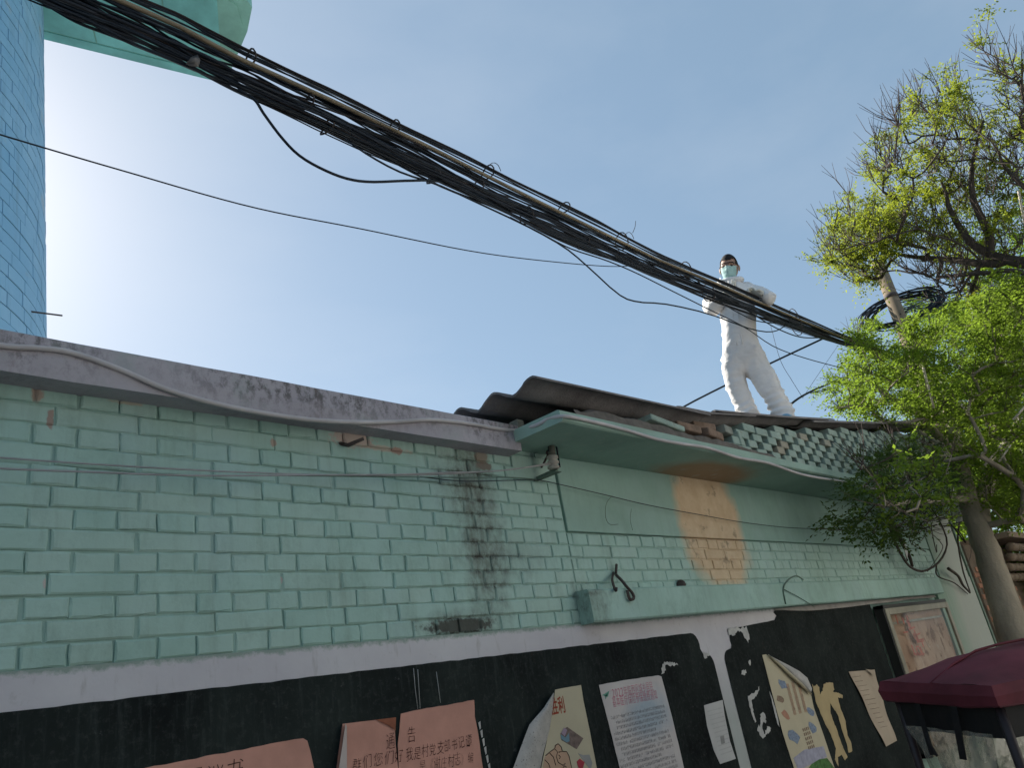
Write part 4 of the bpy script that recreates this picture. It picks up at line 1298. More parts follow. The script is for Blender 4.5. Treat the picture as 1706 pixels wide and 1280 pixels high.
scrap([(1247, 1103), (1250, 1100), (1251, 1104), (1250, 1110)], 'white fleck on the right blackboard over the round scrap', seed=6)
scrap([(1282, 1152), (1286, 1162), (1292, 1180), (1299, 1212), (1296, 1208), (1289, 1182)], 'thin white sliver beside the left edge of the peeling poster', rag=.002, seed=7)
scrap([(1172, 1090), (1180, 1086), (1183, 1092), (1178, 1097), (1173, 1096)], 'white chalky scrap left of the stripe between the boards', rag=.008, seed=8)
scrap([(1104, 1107), (1112, 1103), (1124, 1104), (1130, 1109), (1122, 1110), (1113, 1108), (1108, 1112), (1107, 1122), (1102, 1124), (1102, 1114)], 'thin white ring of paste over the corner of the white printed notice', rag=.006, seed=9)
# two pale scratches above the torn notice
m = MB()
for pl in [[(689, 1114), (692, 1150), (696, 1182)], [(696, 1116), (698, 1148), (700, 1181)], [(727, 1120), (731, 1150), (734, 1172)]]:
    m.tube([onY(x, y, -.0092) for x, y in pl], 0.0013, 4)
tag(m.build('chalk_streaks', M_paste), 'thin chalk streaks above the torn red notice', 'chalk marks')

# ------------------------------------------------------------------ glass notice cabinet
t = empty('notice_cabinet', onY(1500, 1070, 0), 'glazed metal notice cabinet with faded papers at the right end of the boards', 'cabinet')
M_frame = simple('cabinet_frame', (0.30, 0.28, 0.22), 0.45, 0.2, 8, 0.1, 40, metal=0.4)
M_frdark = simple('cabinet_side', (0.022, 0.022, 0.02), 0.5, 0.2, 8, 0.1, 40)
X0, X1, Z1, Z0c = 7.10, 8.92, H + 0.225, H - 0.95
MB().box((X0, -0.075, Z0c), (X0 + 0.03, 0.0, Z1)).box((X0, -0.075, Z1 - 0.03), (X1, -0.001, Z1)).box((X0, -0.075, Z0c), (X1, -0.001, Z0c + .03)).build('cabinet_case', M_frdark, t)
fr = MB()
for (a, b) in [((X0 + .03, -0.085, Z0c), (X0 + 0.10, -0.062, Z1 - .03)), ((X1 - 0.07, -0.085, Z0c), (X1, -0.062, Z1 - .03)), ((X0 + .10, -0.085, Z1 - 0.085), (X1 - .07, -0.062, Z1 - .03)), ((X0 + .10, -0.085, Z0c), (X1 - .07, -0.062, Z0c + .06))]:
    fr.box(a, b, bev=.004)
fr.build('cabinet_frame', M_frame, t)
M_bk = NT('faded_notice_backing')
k = M_bk
c = k.mix(k.rng(k.noise(k.scale(k.P(), (1.5, 1, 1)), 3, 6, 0.65), 0.3, 0.7), (0.36, 0.22, 0.15), (0.50, 0.37, 0.26))
c = k.mix(k.rng(k.noise(k.scale(k.P(), (1.2, 1, 1.2)), 2.4, 5, 0.65), 0.55, 0.60), c, (0.20, 0.115, 0.07))
c = k.mix(k.math('MULTIPLY', k.rng(k.noise(k.scale(k.P(), (2.2, 1, 1.4)), 3, 5, 0.7), 0.58, 0.66), 0.55), c, (0.55, 0.47, 0.36))
k.ln(c, k.p.inputs['Base Color'])
k.p.inputs['Roughness'].default_value = 0.85
M_bk = k.m
bk = MB()
nx, nzz = 40, 20
for j in range(nzz + 1):
    for i in range(nx + 1):
        x = X0 + .10 + (X1 - X0 - .17) * i / nx
        z = Z0c + .03 + (Z1 - Z0c - .10) * j / nzz
        bk.v.append((x, -0.012 - 0.02 * abs(mnoise.noise((x * 5 + z * 1.5, z * 1.2, 2))) - 0.012 * mnoise.noise((x * 11, z * 2, 5)), z))
for j in range(nzz):
    for i in range(nx):
        a = j * (nx + 1) + i
        bk.f.append((a, a + 1, a + nx + 2, a + nx + 1)); bk.mi.append(0); bk.smooth.append(True)
bk.build('backing_paper', M_bk, t)
MB().box((X0 + .16, -0.05, Z1 - 0.165), (X1 - 0.2, -0.045, Z1 - 0.145)).build('hanging_rod', M_frame, t)
m = MB()
rq = random.Random(6)
for (cx, cy, s_) in [(1508, 1045, .20), (1527, 1066, .15), (1531, 1087, .16)]:
    q = onY(cx, cy, -0.05)
    for i in range(9):
        dx, dz = rq.uniform(-s_, s_), rq.uniform(-s_ * .25, s_ * .25)
        w_, h_ = (rq.uniform(.05, .16), .012) if i % 2 else (.025, rq.uniform(.03, .09))
        m.box((q.x + dx, -0.052, q.z + dz), (q.x + dx + w_, -0.05, q.z + dz + h_))
m.build('red_marks', simple('faded_red_marks', (0.52, 0.17, 0.12), 0.8, 0.2, 30, 0), t)
gl = NT('cabinet_glass')
gl.p.inputs['Base Color'].default_value = (0.9, 0.93, 0.9, 1)
gl.p.inputs['Roughness'].default_value = 0.12
gl.p.inputs['Transmission Weight'].default_value = 1.0
gl.p.inputs['IOR'].default_value = 1.3
tr = gl.n('ShaderNodeBsdfTransparent')
ms = gl.n('ShaderNodeMixShader')
ms.inputs[0].default_value = 0.06
gls = gl.n('ShaderNodeBsdfGlossy')
gls.inputs['Roughness'].default_value = 0.08
gl.ln(tr.outputs[0], ms.inputs[1]); gl.ln(gls.outputs[0], ms.inputs[2]); gl.ln(ms.outputs[0], gl.out.inputs['Surface'])
M_glass = gl.m
MB().box((X0 + .09, -0.072, Z0c + .05), (X1 - .06, -0.069, Z1 - .08)).build('glass_pane', M_glass, t)

# ------------------------------------------------------------------ worker in white coveralls on the roof
PB = Vector((6.26, 0.0, 0))
tocam = Vector((CAM[0] - PB.x, CAM[1] - PB.y, 0)).normalized()
def pp(x, y, f=0.0):
    d = ray(x, y)
    n_ = np.array(tocam)
    t_ = np.dot(np.array(PB) - CAM, n_) / np.dot(d, n_)
    return Vector(CAM + d * t_) + tocam * f
per = empty('person', pp(1282, 698), 'person in white hooded coveralls, face mask and glasses standing on the roof behind the cables', 'person')

def skin_mesh(name, chains, mat, parent, sub=2, disp=None, extra=None, root=0):
    """chains: list of [(point, radius), ...]; the first point of a later chain may be (chain, index) to join an earlier vertex"""
    verts, rads, edges, idx = [], [], [], {}
    for ci, ch in enumerate(chains):
        prev = None
        for vi, (p, r_) in enumerate(ch):
            if isinstance(p, tuple) and len(p) == 2:
                cur = idx[p]
            else:
                verts.append(Vector(p)); rads.append(r_)
                cur = len(verts) - 1
                idx[(ci, vi)] = cur
            if prev is not None and prev != cur: edges.append((prev, cur))
            prev = cur
    me = bpy.data.meshes.new('skin_tmp')
    me.from_pydata([tuple(v) for v in verts], edges, [])
    ob = bpy.data.objects.new('skin_tmp', me)
    COL.objects.link(ob)
    ob.modifiers.new('skin', 'SKIN')
    if not me.skin_vertices: me.skin_vertices.new()
    for i, v in enumerate(me.skin_vertices[0].data):
        r_ = rads[i]
        v.radius = (r_, r_) if not isinstance(r_, tuple) else r_
        v.use_root = (i == root)
    sm = ob.modifiers.new('sub', 'SUBSURF')
    sm.levels = sm.render_levels = sub
    dg = bpy.context.evaluated_depsgraph_get()
    me2 = bpy.data.meshes.new_from_object(ob.evaluated_get(dg))
    bpy.data.objects.remove(ob)
    bpy.data.meshes.remove(me)
    me2.materials.clear()
    if disp:
        nr = [v.normal.copy() for v in me2.vertices]
        for v, n_ in zip(me2.vertices, nr): v.co += n_ * disp(v.co)
    if extra:
        bm = bmesh.new()
        bm.from_mesh(me2)
        extra(bm)
        bm.to_mesh(me2)
        bm.free()
    for p in me2.polygons: p.use_smooth = True
    me2.name = name
    return link(name, me2, mat, parent)

M_suit = NT('white_coverall')
k = M_suit
c = k.mix(k.rng(k.noise(k.P(), 7, 5, 0.6), 0.3, 0.7), (0.66, 0.65, 0.64), (0.77, 0.75, 0.73))
k.ln(c, k.p.inputs['Base Color'])
k.p.inputs['Roughness'].default_value = 0.75
r1 = k.math('ABSOLUTE', k.math('SUBTRACT', k.noise(k.scale(k.P(), (4, 4, 5.5)), 1.0, 2, 0.5), 0.5))
r2 = k.math('ABSOLUTE', k.math('SUBTRACT', k.noise(k.scale(k.P(), (9, 9, 12), (3, 5, 1)), 1.0, 2, 0.5), 0.5))
h_ = k.math('ADD', r1, k.math('MULTIPLY', r2, 0.45))
k.bump(h_, 0.55, 0.05)
M_suit = k.m
def wrinkle(p):
    h = p.z
    d = Vector((p.x * 4.2 + p.z * 1.5, p.y * 4.2, p.z * 7.5))
    w = mnoise.noise(d)
    a = (1 - min(1, abs(w) * 5.0)) * 0.009 - 0.003
    if h < 3.78: a += 0.011 * math.sin(h * 105 + 5 * mnoise.noise(Vector((p.x * 7, p.y * 7, h * 3)))) * min(1, (3.78 - h) * 6)
    if 4.05 < h < 4.16: a += 0.006 * math.sin(h * 120 + 6 * mnoise.noise(Vector((p.x * 6, p.y * 6, h * 3))))
    w2 = mnoise.noise(Vector((p.x * 9 - p.z * 6, p.y * 9, p.z * 11 + 4)))
    return a + (1 - min(1, abs(w2) * 6)) * 0.007 + 0.003 * mnoise.noise(Vector((p.x * 3, p.y * 3, p.z * 3)))
C = []
C.append([(pp(1239, 594), (.172, .14)), (pp(1234, 570), (.188, .15)), (pp(1229, 540), (.195, .16)), (pp(1225, 510), (.20, .155)), (pp(1222, 489), (.165, .135)), (pp(1219, 474), (.085, .085)), (pp(1218, 467, .01), (.078, .08))])
C.append([((0, 3), 0), (pp(1200, 487, .0), .105), (pp(1187, 505, .03), .098), (pp(1187, 522, .07), .09), (pp(1198, 517, .15), .075), (pp(1210, 509, .22), .06)])
C.append([((0, 3), 0), (pp(1250, 487, .0), .098), (pp(1268, 494, .03), .085), (pp(1282, 503, .07), .074), (pp(1281, 508, .15), .060), (pp(1275, 509, .22), .050)])
C.append([((0, 0), 0), (pp(1222, 616, .0), .122), (pp(1226, 640, .01), .104), (pp(1231, 655, .01), .094), (pp(1238, 672, .0), .090), (pp(1246, 688, -.0), .096), (pp(1251, 708, .0), .086)])
C.append([((0, 0), 0), (pp(1258, 612, .0), .128), (pp(1277, 638, .01), .112), (pp(1286, 654, .01), .100), (pp(1297, 674, .0), .090), (pp(1306, 690, .0), .098), (pp(1313, 712, .0), .086)])
skin_mesh('coverall', C, M_suit, per, 3, wrinkle)
# body: head, neck, arms and legs inside the suit, hands
M_skin = simple('skin', (0.36, 0.215, 0.155), 0.55, 0.12, 12, 0.1, 60, spec=0.35)
hc = pp(1215.5, 449, 0.02)
upv = (pp(1214, 430) - pp(1218, 470)).normalized()
fw = (tocam * 0.97 - Vector((0, 0, 0.25)) + (pp(1200, 449) - pp(1216, 449)).normalized() * 0.12).normalized()
upv = (upv - fw * upv.dot(fw)).normalized()
rt_ = fw.cross(upv).normalized() * -1      # picture right
HM = Matrix((rt_, fw, upv)).transposed().to_4x4()
HM.translation = hc
def head_shape(v):
    x, y, z = v
    # jaw narrows, brow, nose bridge
    w = 1.0 - 0.22 * max(0, -z - 0.25)
    X = x * 0.076 * w
    Y = y * 0.094
    Z = z * 0.118
    if y > 0:
        Y -= 0.012 * max(0, -z - .55)
        Y += 0.026 * math.exp(-((x / 0.20) ** 2)) * math.exp(-(((z + 0.12) / 0.26) ** 2)) * y
        for sx in (-1, 1):
            Y -= 0.012 * math.exp(-(((x - sx * .40) / 0.20) ** 2)) * math.exp(-(((z - 0.10) / 0.15) ** 2)) * y
        Y += 0.006 * math.exp(-((abs(x) - .40) / 0.3) ** 2) * math.exp(-(((z - 0.32) / 0.10) ** 2)) * y
        Y += 0.008 * math.exp(-((x / 0.28) ** 2)) * math.exp(-(((z + 0.52) / 0.12) ** 2)) * y
    return Vector((X, Y, Z))
def add_head(bm):
    b2 = bmesh.new()
    bmesh.ops.create_uvsphere(b2, u_segments=32, v_segments=24, radius=1)
    for v in b2.verts: v.co = HM @ head_shape(v.co)
    for sx in (-1, 1):
        r_ = bmesh.ops.create_uvsphere(b2, u_segments=10, v_segments=8, radius=1)
        for v in r_['verts']: v.co = HM @ Vector((sx * (0.079 + 0.007 * abs(v.co.x)) + v.co.x * .008, v.co.y * .019 - 0.012, v.co.z * 0.032 - 0.008))
    tmp = bpy.data.meshes.new('h')
    b2.to_mesh(tmp); b2.free()
    bm.from_mesh(tmp)
    bpy.data.meshes.remove(tmp)
BC = []
BC.append([(pp(1238, 597), .13), (pp(1229, 540), .14), (pp(1223, 492), .12), (pp(1219, 474), .062), (hc - upv * 0.08, .056), (hc - upv * .02, .05)])
BC.append([((0, 2), 0), (pp(1200, 489), .06), (pp(1189, 519, .06), .048), (pp(1208, 510, .21), .036)])
BC.append([((0, 2), 0), (pp(1252, 487), .06), (pp(1281, 503, .08), .045), (pp(1276, 509, .21), .034)])
BC.append([((0, 0), 0), (pp(1225, 616), .09), (pp(1233, 652), .07), (pp(1246, 690), .05)])
BC.append([((0, 0), 0), (pp(1255, 614), .09), (pp(1281, 654), .07), (pp(1306, 696), .05)])
skin_mesh('body', BC, M_skin, per, 2, None, add_head)
# gloved hands closed on the cables
M_glove = simple('pale_glove', (0.58, 0.58, 0.53), 0.55, 0.1, 20, 0.1, 60)
def hand(wr, fing_dir, palm_n, side, name='glove'):
    """wrist point, direction of the fingers, palm normal (towards the held cable)"""
    f_ = fing_dir.normalized()
    n_ = (palm_n - f_ * palm_n.dot(f_)).normalized()
    s_ = f_.cross(n_) * side
    ch = [[(wr, .032), (wr + f_ * .045, (.040, .024)), (wr + f_ * .085, (.042, .020))]]
    for i, (off, ln_) in enumerate([(-.033, .085), (-.011, .095), (.011, .088), (.031, .070)]):
        b_ = wr + f_ * .083 + s_ * off
        ch.append([((0, 2), 0), (b_ + f_ * .012, .0105), (b_ + f_ * (.012 + ln_ * .38) + n_ * .010, .0100), (b_ + f_ * (.012 + ln_ * .55) + n_ * (.010 + ln_ * .36), .0092), (b_ + f_ * (.012 + ln_ * .30) + n_ * (.010 + ln_ * .62), .0085)])
    b_ = wr + f_ * .028 - s_ * .034
    ch.append([((0, 1), 0), (b_ + n_ * .008, .014), (b_ - s_ * .020 + f_ * .030 + n_ * .022, .0115), (b_ - s_ * .010 + f_ * .055 + n_ * .042, .0095)])
    return skin_mesh(name, ch, M_glove, per, 1)
hand(pp(1211, 507, .23), (pp(1232, 499) - pp(1211, 507)) + tocam * .05, tocam * .6 + upv * .5, 1)
hand(pp(1276, 508, .225), (pp(1260, 504) - pp(1276, 508)) + tocam * .02, tocam * .5 - upv * .8, -1)
# hair, mask, glasses, eyes, collar, shoe
M_hair = simple('black_hair', (0.012, 0.010, 0.010), 0.75, 0.3, 60, 0.4, 200)
hb = bmesh.new()
bmesh.ops.create_uvsphere(hb, u_segments=36, v_segments=26, radius=1)
dele = []
for v in hb.verts:
    x, y, z = v.co
    line = 0.42 + 0.10 * abs(x) if y > 0.15 else (0.42 - (0.15 - y) * 1.25 if y > -0.55 else -0.50)
    if abs(x) > 0.80 and y > -0.1: line = min(line, 0.10)
    if z < line: dele.append(v)
bmesh.ops.delete(hb, geom=dele, context='VERTS')
for v in hb.verts:
    q = head_shape(v.co)
    g_ = 1.07 + 0.05 * max(0, v.co.z) + 0.012 * mnoise.noise(v.co * 9)
    v.co = HM @ (q * g_ + Vector((0, -0.003, 0.003)))
MB().bm(hb, 0, True).build('hair', M_hair, per)
M_mask = simple('blue_green_mask', (0.36, 0.55, 0.53), 0.8, 0.08, 20, 0.15, 60)
mb_ = MB()
for j in range(15):
    for i in range(17):
        u, v = i / 16 * 2 - 1, j / 14
        z = 0.02 - v * 1.02
        x = u * (0.93 - 0.10 * v)
        y = math.sqrt(max(0.02, 1 - min(.97, x * x * 0.95) - 0.30 * z * z))
        q = head_shape(Vector((x, y, z)))
        q.y = max(q.y, 0.0) + 0.006 + 0.010 * (1 - u * u) + 0.0035 * math.cos(v * 3 * 2 * math.pi) * (1 - u * u)
        if abs(u) > .8: q.y -= 0.004
        mb_.v.append(HM @ q)
for j in range(14):
    for i in range(16):
        a = j * 17 + i
        mb_.f.append((a, a + 1, a + 18, a + 17)); mb_.mi.append(0); mb_.smooth.append(True)
mk = mb_.build('face_mask', M_mask, per)
st = MB()
for sx in (-1, 1):
    for z in (0.0, -0.075):
        st.tube([HM @ Vector((sx * .070, .045, z)), HM @ Vector((sx * .083, .010, -0.012)), HM @ Vector((sx * .084, -.02, -0.01))], 0.0022, 5)
st.build('mask_strap', M_plainpaper, mk)
M_spec = simple('dark_glasses_frame', (0.03, 0.015, 0.015), 0.4, 0.1, 9, 0)
gm_ = MB()
for sx in (-1, 1):
    ring = []
    for i in range(13):
        a = 2 * math.pi * i / 12
        ring.append(HM @ Vector((sx * .033 + .026 * math.cos(a), .098 - 0.1 * (abs(sx * .033 + .026 * math.cos(a)) ** 1.0) * .35, 0.016 + .018 * math.sin(a))))
    gm_.tube(ring, 0.0022, 5)
    gm_.tube([HM @ Vector((sx * .058, .078, .022)), HM @ Vector((sx * .080, .03, .018)), HM @ Vector((sx * .083, -.01, .008))], .002, 5)
gm_.tube([HM @ Vector((-.060, .079, .033)), HM @ Vector((-.03, .097, .036)), HM @ Vector((0, .102, .034)), HM @ Vector((.03, .097, .036)), HM @ Vector((.060, .079, .033))], .003, 5)
gm_.build('glasses', M_spec, per)
ey = MB()
for sx in (-1, 1):
    b2 = bmesh.new()
    bmesh.ops.create_uvsphere(b2, u_segments=12, v_segments=8, radius=1)
    ey.bm(b2, 0, True, HM @ Matrix.Translation(Vector((sx * .030, .074, .012))) @ Matrix.Diagonal((.013, .010, .006, 1)))
    ey.tube([HM @ Vector((sx * .014, .088, .030)), HM @ Vector((sx * .03, .088, .036)), HM @ Vector((sx * .047, .078, .031))], .003, 5)
ey.build('eye', simple('eye_dark', (0.03, 0.02, 0.018), 0.3, 0.1, 9, 0), per)
cl_ = MB()
ring = []
for i in range(17):
    a = 2 * math.pi * i / 16
    ring.append(pp(1219.5, 471) + rt_ * (.088 * math.cos(a)) + tocam * (.09 * math.sin(a)) + Vector((0, 0, .012 - 0.02 * math.sin(a))))
cl_.tube(ring, 0.024, 8)
cl_.build('collar', M_suit, per)
hd = bmesh.new()
bmesh.ops.create_icosphere(hd, subdivisions=3, radius=1)
for v in hd.verts:
    v.co = pp(1234, 474, -.12) + rt_ * v.co.x * .12 + Vector((0, 0, v.co.z * .075)) + tocam * v.co.y * .075 + v.co * 0.02 * mnoise.noise(v.co * 3)
MB().bm(hd, 0, True).build('hood', M_suit, per)
zp = MB()
zl = spline([pp(1221, 478, .150), pp(1226, 512, .172), pp(1230, 542, .176), pp(1236, 585, .158)], 14)
for a_, b_ in zip(zl, zl[1:]):
    zp.add([a_ - rt_ * .022, a_ + rt_ * .022, b_ + rt_ * .022, b_ - rt_ * .022], [(0, 1, 2, 3)])
for sx in (-1, 1): zp.tube([q_ + rt_ * .022 * sx for q_ in zl], .0045, 5)
zp.build('zip_flap', M_suit, per)
for (x, y) in ((1251, 711), (1313, 708)):
    b2 = bmesh.new()
    bmesh.ops.create_icosphere(b2, subdivisions=3, radius=1)
    for v in b2.verts:
        v.co = Vector((v.co.x * .055, v.co.y * .13 + .05, max(-.035, v.co.z * .055)))
    Ms = Matrix((rt_, tocam, Vector((0, 0, 1)))).transposed().to_4x4()
    Ms.translation = pp(x, y - 4)
    MB().bm(b2, 0, True, Ms).build('shoe', simple('blue_shoe_cover', (0.16, 0.36, 0.50), 0.5, 0.1, 20, 0.1), per)

# ------------------------------------------------------------------ maroon covered tricycle in the corner
tri = empty('covered_tricycle', (3.2, -2.2, 0), 'three-wheeled cargo tricycle with a maroon canopy, dark valance and clear plastic curtains', 'tricycle')
M_maroon = simple('maroon_canvas', (0.145, 0.027, 0.038), 0.75, 0.34, 5, 0.2, 90, spec=0.3)
M_blackcan = simple('black_canvas', (0.014, 0.013, 0.013), 0.7, 0.2, 10, 0.2, 90)
M_post = simple('dark_tube', (0.03, 0.022, 0.024), 0.4, 0.2, 10, 0.05)
A_ = at(1466, 1136, 3.45)
B_ = at(1653, 1148, 3.08)
B_.z = A_.z - 0.045
dv = (B_ - A_); dv.z = 0
wdt = dv.length
dv.normalize()
lv = Vector((-dv.y, dv.x, 0))
if lv.x < 0: lv = -lv
LEN = 1.9
def tp(u, v, z=0.0):
    """u across from A to B (metres), v back along the canopy, z above the eaves line"""
    return A_ + dv * u + lv * v + Vector((0, 0, z + (B_.z - A_.z) * u / wdt))
cv = MB()
NU, NV = 14, 24
for j in range(NV + 1):
    for i in range(NU + 1):
        u, v = i / NU, j / NV
        dome = 0.075 * (1 - abs(2 * u - 1) ** 2.6) * min(1, v * 7) ** .7
        dome += 0.016 * mnoise.noise((u * 4, v * 7, 0)) * (1 - abs(2 * u - 1)) + 0.006 * mnoise.noise((u * 11, v * 16, 3)) - 0.012 * abs(math.sin(v * math.pi * 3)) * 0.6
        cv.v.append(tp(u * wdt, v * LEN, dome))
for j in range(NV):
    for i in range(NU):
        a = j * (NU + 1) + i
        cv.f.append((a, a + 1, a + NU + 2, a + NU + 1)); cv.mi.append(0); cv.smooth.append(True)
# hanging rim
rim = [(i / NU * wdt, 0) for i in range(NU + 1)] + [(wdt, j / NV * LEN) for j in range(1, NV + 1)] + [((NU - i) / NU * wdt, LEN) for i in range(1, NU + 1)] + [(0, (NV - j) / NV * LEN) for j in range(1, NV)]
n0 = len(cv.v)
for (u, v) in rim: cv.v.append(tp(u, v, 0.0))
ox = lambda u, v: (dv * (0.012 if u >= wdt - 1e-6 else (-0.012 if u <= 1e-6 else 0)) + lv * (-0.012 if v <= 1e-6 else (0.012 if v >= LEN - 1e-6 else 0)))
for (u, v) in rim: cv.v.append(tp(u, v, -0.032) + ox(u, v) + Vector((0, 0, .006 * mnoise.noise((u * 9, v * 9, 1)))))
for (u, v) in rim: cv.v.append(tp(u, v, -0.064) + ox(u, v) * .6 + Vector((0, 0, .009 * mnoise.noise((u * 7, v * 7, 2)))))
nr_ = len(rim)
for L_ in range(2):
    for i in range(nr_):
        i2 = (i + 1) % nr_
        a = n0 + L_ * nr_
        cv.f.append((a + i, a + i2, a + nr_ + i2, a + nr_ + i)); cv.mi.append(0); cv.smooth.append(False)
cv.build('canopy', M_maroon, tri)
for vv_ in (.34, .67):
    MB().tube([tp(i / NU * wdt, vv_ * LEN, 0.075 * (1 - abs(2 * i / NU - 1) ** 2.6) + .004) for i in range(NU + 1)], .006, 5).build('seam', M_maroon, tri)
MB().tube([tp(wdt / 2, v_ * LEN, 0.082 * min(1, v_ * 7) ** .7) for v_ in [i / 16 for i in range(17)]], .005, 5).build('seam', M_maroon, tri)
pb = MB()
for i in range(nr_):
    p, q = rim[i], rim[(i + 1) % nr_]
    pb.tube([tp(*p, -0.066 + .009 * mnoise.noise((p[0] * 7, p[1] * 7, 2))), tp(*q, -0.066 + .009 * mnoise.noise((q[0] * 7, q[1] * 7, 2)))], 0.0045, 5, cap=False)
pb.build('piping', simple('maroon_piping', (0.13, 0.035, 0.045), .6, .1, 9, 0), tri)
va = MB()
for seg, (p, q, nn) in enumerate([((0.02, 0.02), (wdt - .02, 0.02), 12), ((wdt - .02, 0.02), (wdt - .02, LEN - .02), 16), ((0.02, .02), (0.02, LEN - .02), 16)]):
    prev = None
    for i in range(nn + 1):
        t_ = i / nn
        u, v = p[0] + (q[0] - p[0]) * t_, p[1] + (q[1] - p[1]) * t_
        w_ = 0.008 * mnoise.noise((u * 8, v * 8, 4))
        cur = (tp(u, v, -0.05), tp(u, v, -0.165 + 0.010 * mnoise.noise((u * 5, v * 5, 7))) + lv * w_)
        if prev:
            va.add([prev[0], cur[0], cur[1], prev[1]], [(0, 1, 2, 3)])
        prev = cur
va.build('valance', M_blackcan, tri)
for (u, v) in ((.03, .03), (wdt - .03, .03), (.03, LEN - .05), (wdt - .03, LEN - .05)):
    top = tp(u, v, -.03)
    MB().tube([top, Vector((top.x, top.y, 0.75))], 0.016, 8).build('corner_post', M_post, tri)
# clear plastic curtains
M_film = NT('clear_plastic')
k = M_film
tr_ = k.n('ShaderNodeBsdfTransparent'); tr_.inputs[0].default_value = (.93, .90, .82, 1)
df = k.n('ShaderNodeBsdfDiffuse')
c = k.mix(k.rng(k.noise(k.scale(k.P(), (1, 1, .6)), 7, 5, .6), .35, .65), (0.25, 0.235, 0.19), (0.46, 0.43, 0.36))
k.ln(c, df.inputs[0])
gs = k.n('ShaderNodeBsdfGlossy'); gs.inputs['Roughness'].default_value = .18
m1 = k.n('ShaderNodeMixShader'); m2 = k.n('ShaderNodeMixShader')
fr_ = k.rng(k.noise(k.scale(k.P(), (1, 1, .5)), 5, 5, .65), .35, .65, .35, .72)
k.ln(fr_, m1.inputs[0]); k.ln(tr_.outputs[0], m1.inputs[1]); k.ln(df.outputs[0], m1.inputs[2])
m2.inputs[0].default_value = .10
k.ln(m1.outputs[0], m2.inputs[1]); k.ln(gs.outputs[0], m2.inputs[2]); k.ln(m2.outputs[0], k.out.inputs['Surface'])
bmp = k.n('ShaderNodeBump'); bmp.inputs['Strength'].default_value = .8; bmp.inputs['Distance'].default_value = .03
k.ln(k.noise(k.scale(k.P(), (1, 1, .6)), 8, 4, .55), bmp.inputs['Height'])
k.ln(bmp.outputs[0], df.inputs['Normal']); k.ln(bmp.outputs[0], gs.inputs['Normal'])
M_film = k.m
def film(u0, v0, u1, v1, zt_, zb_, name, sag):
    f_ = MB()
    n1, n2 = 22, 22
    for j in range(n2 + 1):
        for i in range(n1 + 1):
            a, b_ = i / n1, j / n2
            # side edges bow inwards below the hem
            aa = 0.5 + (a - .5) * (1 - 0.22 * math.sin(min(1, b_ * 1.2) * math.pi) * sag)
            u, v = u0 + (u1 - u0) * aa, v0 + (v1 - v0) * aa
            w_ = 0.028 * abs(mnoise.noise((u * 6 + b_ * 2, v * 6 + b_ * 3.2, b_ * 1.5))) + 0.015 * mnoise.noise((u * 14, v * 14, b_ * 3))
            f_.v.append(tp(u, v, zt_ + (zb_ - zt_) * b_) - lv * w_ * (1 if v0 == v1 else 0) + dv * w_ * (0 if v0 == v1 else 1))
    for j in range(n2):
        for i in range(n1):
            a = j * (n1 + 1) + i
            f_.f.append((a, a + 1, a + n1 + 2, a + n1 + 1)); f_.mi.append(0); f_.smooth.append(True)
    return f_.build(name, M_film, tri)
film(.06, .012, wdt - .07, .012, -.15, -.75, 'front_curtain', 1.0)
film(wdt - .012, .12, wdt - .012, .75, -.12, -.75, 'side_curtain', .3)
film(.012, .1, .012, 1.2, -.12, -.75, 'side_curtain', .3)
def strap(u, z0, z1, du, w_):
    MB().slab([tp(u, -.006, z0), tp(u + w_, -.006, z0), tp(u + w_ + du, -.012, z1), tp(u + du, -.012, z1)], -lv, .003).build('strap', M_blackcan, tri)
strap(wdt * .30, -.07, -.235, 0.0, .022)
strap(wdt * .62, -.07, -.235, -.03, .028)
MB().tube(spline([tp(wdt * .33, -.01, -.165), tp(wdt * .35, -.02, -.20), tp(wdt * .38, -.02, -.235)], 8), .005, 5).build('strap', M_blackcan, tri)
# body, mudguards, seat, wheels: mostly under the frame
bd = MB()
c0 = tp(wdt / 2, .95)
Mb = Matrix((dv, lv, Vector((0, 0, 1)))).transposed().to_4x4()
Mb.translation = Vector((c0.x, c0.y, 0))
def tri_box(a, b, mat, name, bev=.01):
    b_ = MB().box(a, b, bev=bev)
    b_.v = [tuple(Mb @ Vector(v)) for v in b_.v]
    return b_.build(name, mat, tri)
hw = wdt / 2
M_redpaint = simple('maroon_paint', (0.10, 0.018, 0.025), .35, .1, 8, .05, spec=.5)
tri_box((-hw, -.25, .42), (hw, .92, .46), M_redpaint, 'cargo_floor')
tri_box((-hw, -.25, .46), (-hw + .025, .92, .80), M_redpaint, 'side_panel')
tri_box((hw - .025, -.25, .46), (hw, .92, .80), M_redpaint, 'side_panel')
tri_box((-hw, .90, .46), (hw, .925, .80), M_redpaint, 'tail_panel')
tri_box((-.18, -.62, .62), (.18, -.28, .74), M_blackcan, 'seat', .03)
tri_box((-.30, -.95, .30), (.30, -.90, .95), M_redpaint, 'front_panel', .02)
tri_box((-.06, -.95, .30), (.06, .9, .36), M_post, 'chassis_beam')
M_tyre = simple('tyre_rubber', (.02, .02, .02), .8, .2, 20, .2)
for (u, v) in ((0, -1.08), (-hw + .06, .55), (hw - .06, .55)):
    Mw = Mb @ Matrix.Translation(Vector((u, v, .25))) @ Matrix.Rotation(math.pi / 2, 4, 'Y')
    w_ = MB().lathe([(.16, -.045), (.22, -.05), (.25, -.03), (.25, .03), (.22, .05), (.16, .045)], Mw, 24).build('wheel', M_tyre, tri)
    MB().lathe([(.0, -.02), (.05, -.035), (.165, -.03), (.165, .03), (.05, .035), (0, .02)], Mw, 20).build('rim', M_alu, w_)
